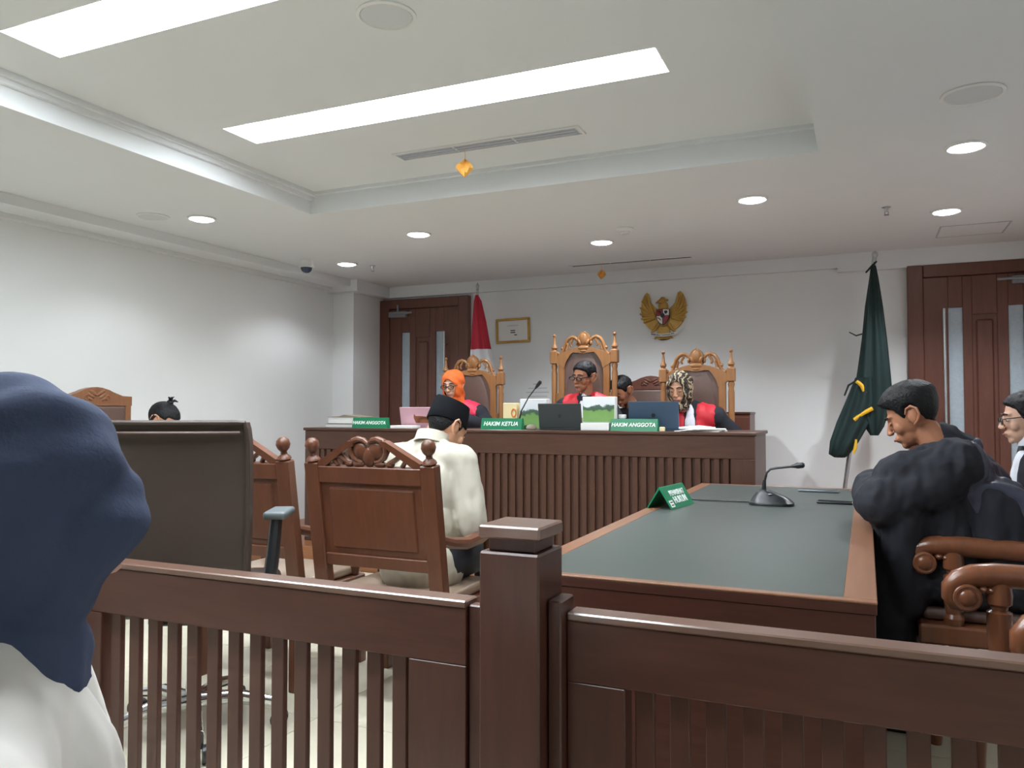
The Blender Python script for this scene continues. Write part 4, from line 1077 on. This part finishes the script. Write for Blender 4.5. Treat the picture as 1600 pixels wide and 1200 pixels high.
def headscarf(root, HM, mat, s, drape=0.0, extra=None, vox=.006, opening=(.056, .088, -.012), folds=.004, seed=0.0):
    b = B()
    b.ell((0, .014, .030), (.097, .110, .101), u=24, v=16).ell((0, -.008, -.028), (.094, .09, .112), u=24, v=16)
    b.ell((0, -.022, -.118), (.070, .070, .05)).ell((0, .045, -.10), (.075, .07, .11))
    if drape:
        b.cap((0, .01, -.13), .085, (0, .015, -.21), .10 + drape * .4)
        b.ell((0, .02, -.22), (.12 + drape, .10 + drape * .6, .055))
    if extra: extra(b)
    me = blob(b, vox, 5, lambda c: folds * noise.noise(Vector((c.x * 22 + seed, c.y * 22, c.z * 12 + c.y * 20))) + folds * .6 * math.sin(c.z * 70 + c.x * 40 + c.y * 55 + seed))
    bm = bmesh.new(); bm.from_mesh(me)
    ox, oz, cz = opening
    kill = [f for f in bm.faces if f.calc_center_median().y < -.03 and (f.calc_center_median().x / ox) ** 2 + ((f.calc_center_median().z - cz) / oz) ** 2 < 1]
    bmesh.ops.delete(bm, geom=kill, context='FACES')
    for _ in range(8):
        new = {}
        for v in bm.verts:
            if v.is_boundary:
                nb = [e.other_vert(v).co for e in v.link_edges if e.is_boundary]
                if len(nb) >= 2: new[v] = (v.co * 2 + nb[0] + nb[1]) / 4
        for v, c_ in new.items(): v.co = c_
    bm.to_mesh(me); bm.free()
    me = solid(me, .006)
    me.transform(HM)
    return link('headscarf', me, mat, root, ang=0)
def judge_trim(root, to, U, s, mat):
    Ui = U.inverted()
    def stole(c):
        q = Ui @ c / s if False else (Ui @ c) * (1 / s)
        ax = abs(q.x)
        return q.y > -.17 and q.z > .02 and .045 + .02 * (q.y > 0) < ax < .158 + .022 * (q.z > .36) and q.z < .62 and (q.y < .02 or q.z > .2)
    link('red_stole', patch(to.data, stole, lambda c: .009, 2), mat, root, ang=0)
    def bib(c):
        q = (Ui @ c) * (1 / s)
        return abs(q.x) < .040 - .02 * max(0, q.z - .45) / .12 and q.y < -.03 and .1 < q.z < .58
    link('white_bib', patch(to.data, bib, lambda c: .012, 2), 'bib', root, ang=0)

# --- judge with orange headscarf
desk = BZ - PZ + .05
r = person('judge in an orange headscarf and glasses with a red and black robe', (-3.10, 5.98, PZ), 6, seat=.50, lean=14, head=(-6, 12, 0), hd=(-.03, 0, .012), skin='skinl', hair=None, jaw=.98,
           elbows=[(-.27, -.12, desk - .08), (.28, -.12, desk - .08)], wrists=[(-.16, -.36, desk + .01), (.16, -.36, desk)])
headscarf(r[0], r[3], 'orange', r[6], 0.02, seed=1.0, opening=(.058, .084, -.02)); glasses(r[0], r[3], th=.0036); judge_trim(r[0], r[2], r[4], r[6], 'rpink')
# --- chief judge
r = person('judge with short dark hair and black glasses in the tallest chair', (-1.99, 5.95, PZ), 2, seat=.545, lean=8, head=(-24, 8, 6), hd=(.0, 0, 0), skin='skind', hair='short', eyes='open',
           elbows=[(-.29, -.1, desk - .06), (.29, -.1, desk - .06)], wrists=[(-.16, -.34, desk + .01), (.16, -.34, desk + .01)])
glasses(r[0], r[3], th=.0042); judge_trim(r[0], r[2], r[4], r[6], 'rred')
worn_ring(r[0], 'collar', 'robe', r[5](0, -.012, .535), .066, .07, .035, r[4].to_3x3().to_4x4())
# --- judge with patterned headscarf
m, nt, p = new_mat('patterned_scarf')
tc = nt.nodes.new('ShaderNodeTexCoord'); wv = nt.nodes.new('ShaderNodeTexWave'); wv.inputs['Scale'].default_value = 9; wv.inputs['Distortion'].default_value = 9; wv.inputs['Detail'].default_value = 3; wv.inputs['Detail Scale'].default_value = 2.5
cr = nt.nodes.new('ShaderNodeValToRGB'); e = cr.color_ramp.elements
e[0].position = .25; e[0].color = S(28, 25, 24); e[1].position = .97; e[1].color = S(190, 172, 140)
q = e.new(.5); q.color = S(98, 82, 62); q = e.new(.62); q.color = S(40, 36, 33); q = e.new(.8); q.color = S(112, 96, 72)
nt.links.new(tc.outputs['Object'], wv.inputs['Vector']); nt.links.new(wv.outputs['Fac'], cr.inputs[0]); nt.links.new(cr.outputs[0], p.inputs['Base Color']); p.inputs['Roughness'].default_value = .7
M['pattern'] = m
r = person('judge in a black and beige patterned headscarf looking down', (-1.16, 6.04, PZ), 0, seat=.50, lean=24, head=(-10, 16, 0), hd=(-.065, 0, .005), skin='skin', hair=None, jaw=1.1,
           elbows=[(-.28, -.2, desk - .05), (.31, -.06, desk - .14)], wrists=[(-.16, -.42, desk), (.20, -.22, desk - .16)])
headscarf(r[0], r[3], 'pattern', r[6], 0.0, seed=4.0, folds=.006); judge_trim(r[0], r[2], r[4], r[6], 'rred')
# --- clerk behind
r = person('clerk in black bent over between two judge chairs', (-1.665, 6.47, PZ), -8, seat=.48, lean=22, head=(-22, 32, 0), hd=(-.09, 0, .01), skin='skind', hair='short',
           elbows=[(-.27, -.28, .80), (.27, -.28, .80)], wrists=[(-.1, -.45, .72), (.1, -.45, .72)])
# --- man before the bench
r = person('man seen from behind in a cream shirt and black cap', (-1.77, 3.00, 0), 180, seat=.46, s=.95, lean=10, head=(-24, 30, 6), hd=(-.05, .0, -.092), skin='skin', hair='under_cap',
           top='shirt', topmat='shirt', tvox=.009, elbows=[(-.225, -.05, .70), (.225, -.05, .70)], wrists=[(-.13, -.28, .63), (.13, -.28, .63)], tlen=1.2, fold_k=1.5)
worn_ring(r[0], 'collar', 'shirt', r[5](-.01, .005, .552), .074, .078, .05, r[4].to_3x3().to_4x4() @ Matrix.Rotation(R(12), 4, 'X'))
cap = B(); rings = []; n = 32
for k, z in ((1.0, .028), (1.02, .034), (.985, .07), (.95, .105), (.90, .128), (.6, .134), (.2, .136)):
    rings.append([cap.bm.verts.new((.086 * k * math.cos(2 * math.pi * i / n), .012 + .104 * k * math.sin(2 * math.pi * i / n), z + (.012 * (1 - abs(math.cos(2 * math.pi * i / n))) if z > .1 else 0))) for i in range(n)])
for a_, b_ in zip(rings, rings[1:]):
    for i in range(n): cap.bm.faces.new((a_[i], a_[(i + 1) % n], b_[(i + 1) % n], b_[i]))
cap.bm.faces.new(list(reversed(rings[0]))); cap.bm.faces.new(rings[-1])
cap.xf(r[3] @ Matrix.Rotation(R(-6), 4, 'X')).done('velvet_cap', 'velvet', r[0], ang=40)
# --- robed man at the long table
r = person('young man in a black robe leaning on the long table', (.50, 3.47, 0), -90, seat=.50, lean=27, head=(-12, 24, 0), hd=(.03, .0, -.008), skin='skind', hair='thick', tvox=.008, bulk=1.2, sleeve=1.6,
           elbows=[(-.24, -.40, .84), (.205, -.455, .85)], wrists=[(-.09, -.44, .84), (-.06, -.47, .87)], fold_k=1.9,
           drapes=[((.16, -.385, .80), .10, (.125, -.375, .50), .09), ((.16, -.39, .935), .095, (.16, -.2, 1.0), .10), ((.12, -.28, .88), .09, (.11, -.2, .6), .10), ((.10, -.08, .85), .11, (.10, -.04, .6), .12), ((0, -.19, 1.04), .085, (0, -.22, 1.085), .07)])
Ui = r[4].inverted()
def yoke(c):
    q_ = (Ui @ c) * (1 / r[6])
    return q_.y > -.02 and .20 < q_.z < .52 and -.19 < q_.x < .19
link('satin_yoke', patch(r[2].data, yoke, lambda c: .006 + .004 * math.sin((Ui @ c).x * 120), 2), 'satin', r[0], ang=0)
worn_ring(r[0], 'collar', 'robe', r[5](0, .0, .53), .068, .072, .04, r[4].to_3x3().to_4x4())
# --- robed man with glasses
r = person('man in a black robe with glasses at the right edge', (.79, 4.17, 0), -90, seat=.47, lean=9, head=(0, 6, 0), hd=(0, 0, -.065), skin='skinl', hair='short', tvox=.011, jaw=1.08, eyes='open')
glasses(r[0], r[3], th=.0026)
worn_ring(r[0], 'white_collar', 'bib', r[5](0, -.02, .535), .066, .07, .04, r[4].to_3x3().to_4x4())
link('white_bib', patch(r[2].data, (lambda Ui, s_: lambda c: abs((Ui @ c).x / s_) < .05 and (Ui @ c).y < 0 and .2 < (Ui @ c).z / s_ < .49)(r[4].inverted(), r[6]), lambda c: .012, 2), 'bib', r[0], ang=0)
# --- woman with a hair knot
r = person('woman with a black hair knot bent low behind the office chair', (-4.17, 3.57, 0), 90, seat=.475, s=.92, lean=20, head=(20, 34, 0), hd=(0, 0, -.03), skin='skin', hair='bun')
# --- woman in the foreground
def brim(b): b.ell((0, -.05, .0), (.084, .085, .075), u=24, v=16).ell((0, -.04, -.03), (.088, .08, .09)).ell((0, .055, -.12), (.12, .105, .16)).ell((.0, .02, -.18), (.125, .11, .08)).ell((0, -.03, -.145), (.10, .10, .08)).ell((0, .012, .01), (.108, .105, .10), u=24, v=16)
r = person('woman in a navy headscarf and white blouse, seen close from behind', (-.79, .453, 0), 139, seat=.375, s=.95, lean=6, head=(0, 20, 0), hd=(.012, .032, -.018), skin='skinl', hair=None,
           top='blouse', topmat='wshirt', tvox=.008, bulk=1.05, shw=.24, drapes=[((-.27, .0, .865), .085, (-.40, -.01, .74), .085)], elbows=[(-.44, -.04, .68), (.30, -.12, .66)], wrists=[(-.2, -.3, .60), (.12, -.34, .60)])
headscarf(r[0], r[3], 'navy', r[6], 0.0, brim, vox=.005, opening=(.042, .065, -.025), folds=.004, seed=2.0)
t = thing('public_bench', 'plain wooden bench the woman in the navy headscarf sits on', 'bench', (-.95, .38, 0))
B().b2(-.75, .75, -.2, .22, .34, .375, .008).done('seat', 'dark', t)
B().b2(-.75, .75, -.26, -.225, .5, .85, .008).done('backrest', 'dark', t)
for x in (-.7, .7):
    for y in (-.17, .17): B().b2(x - .03, x + .03, y - .03, y + .03, 0, .34, .004).done('leg', 'dark', t)
    B().b2(x - .025, x + .025, -.225, -.2, .3, .85, .003).done('back_post', 'dark', t)
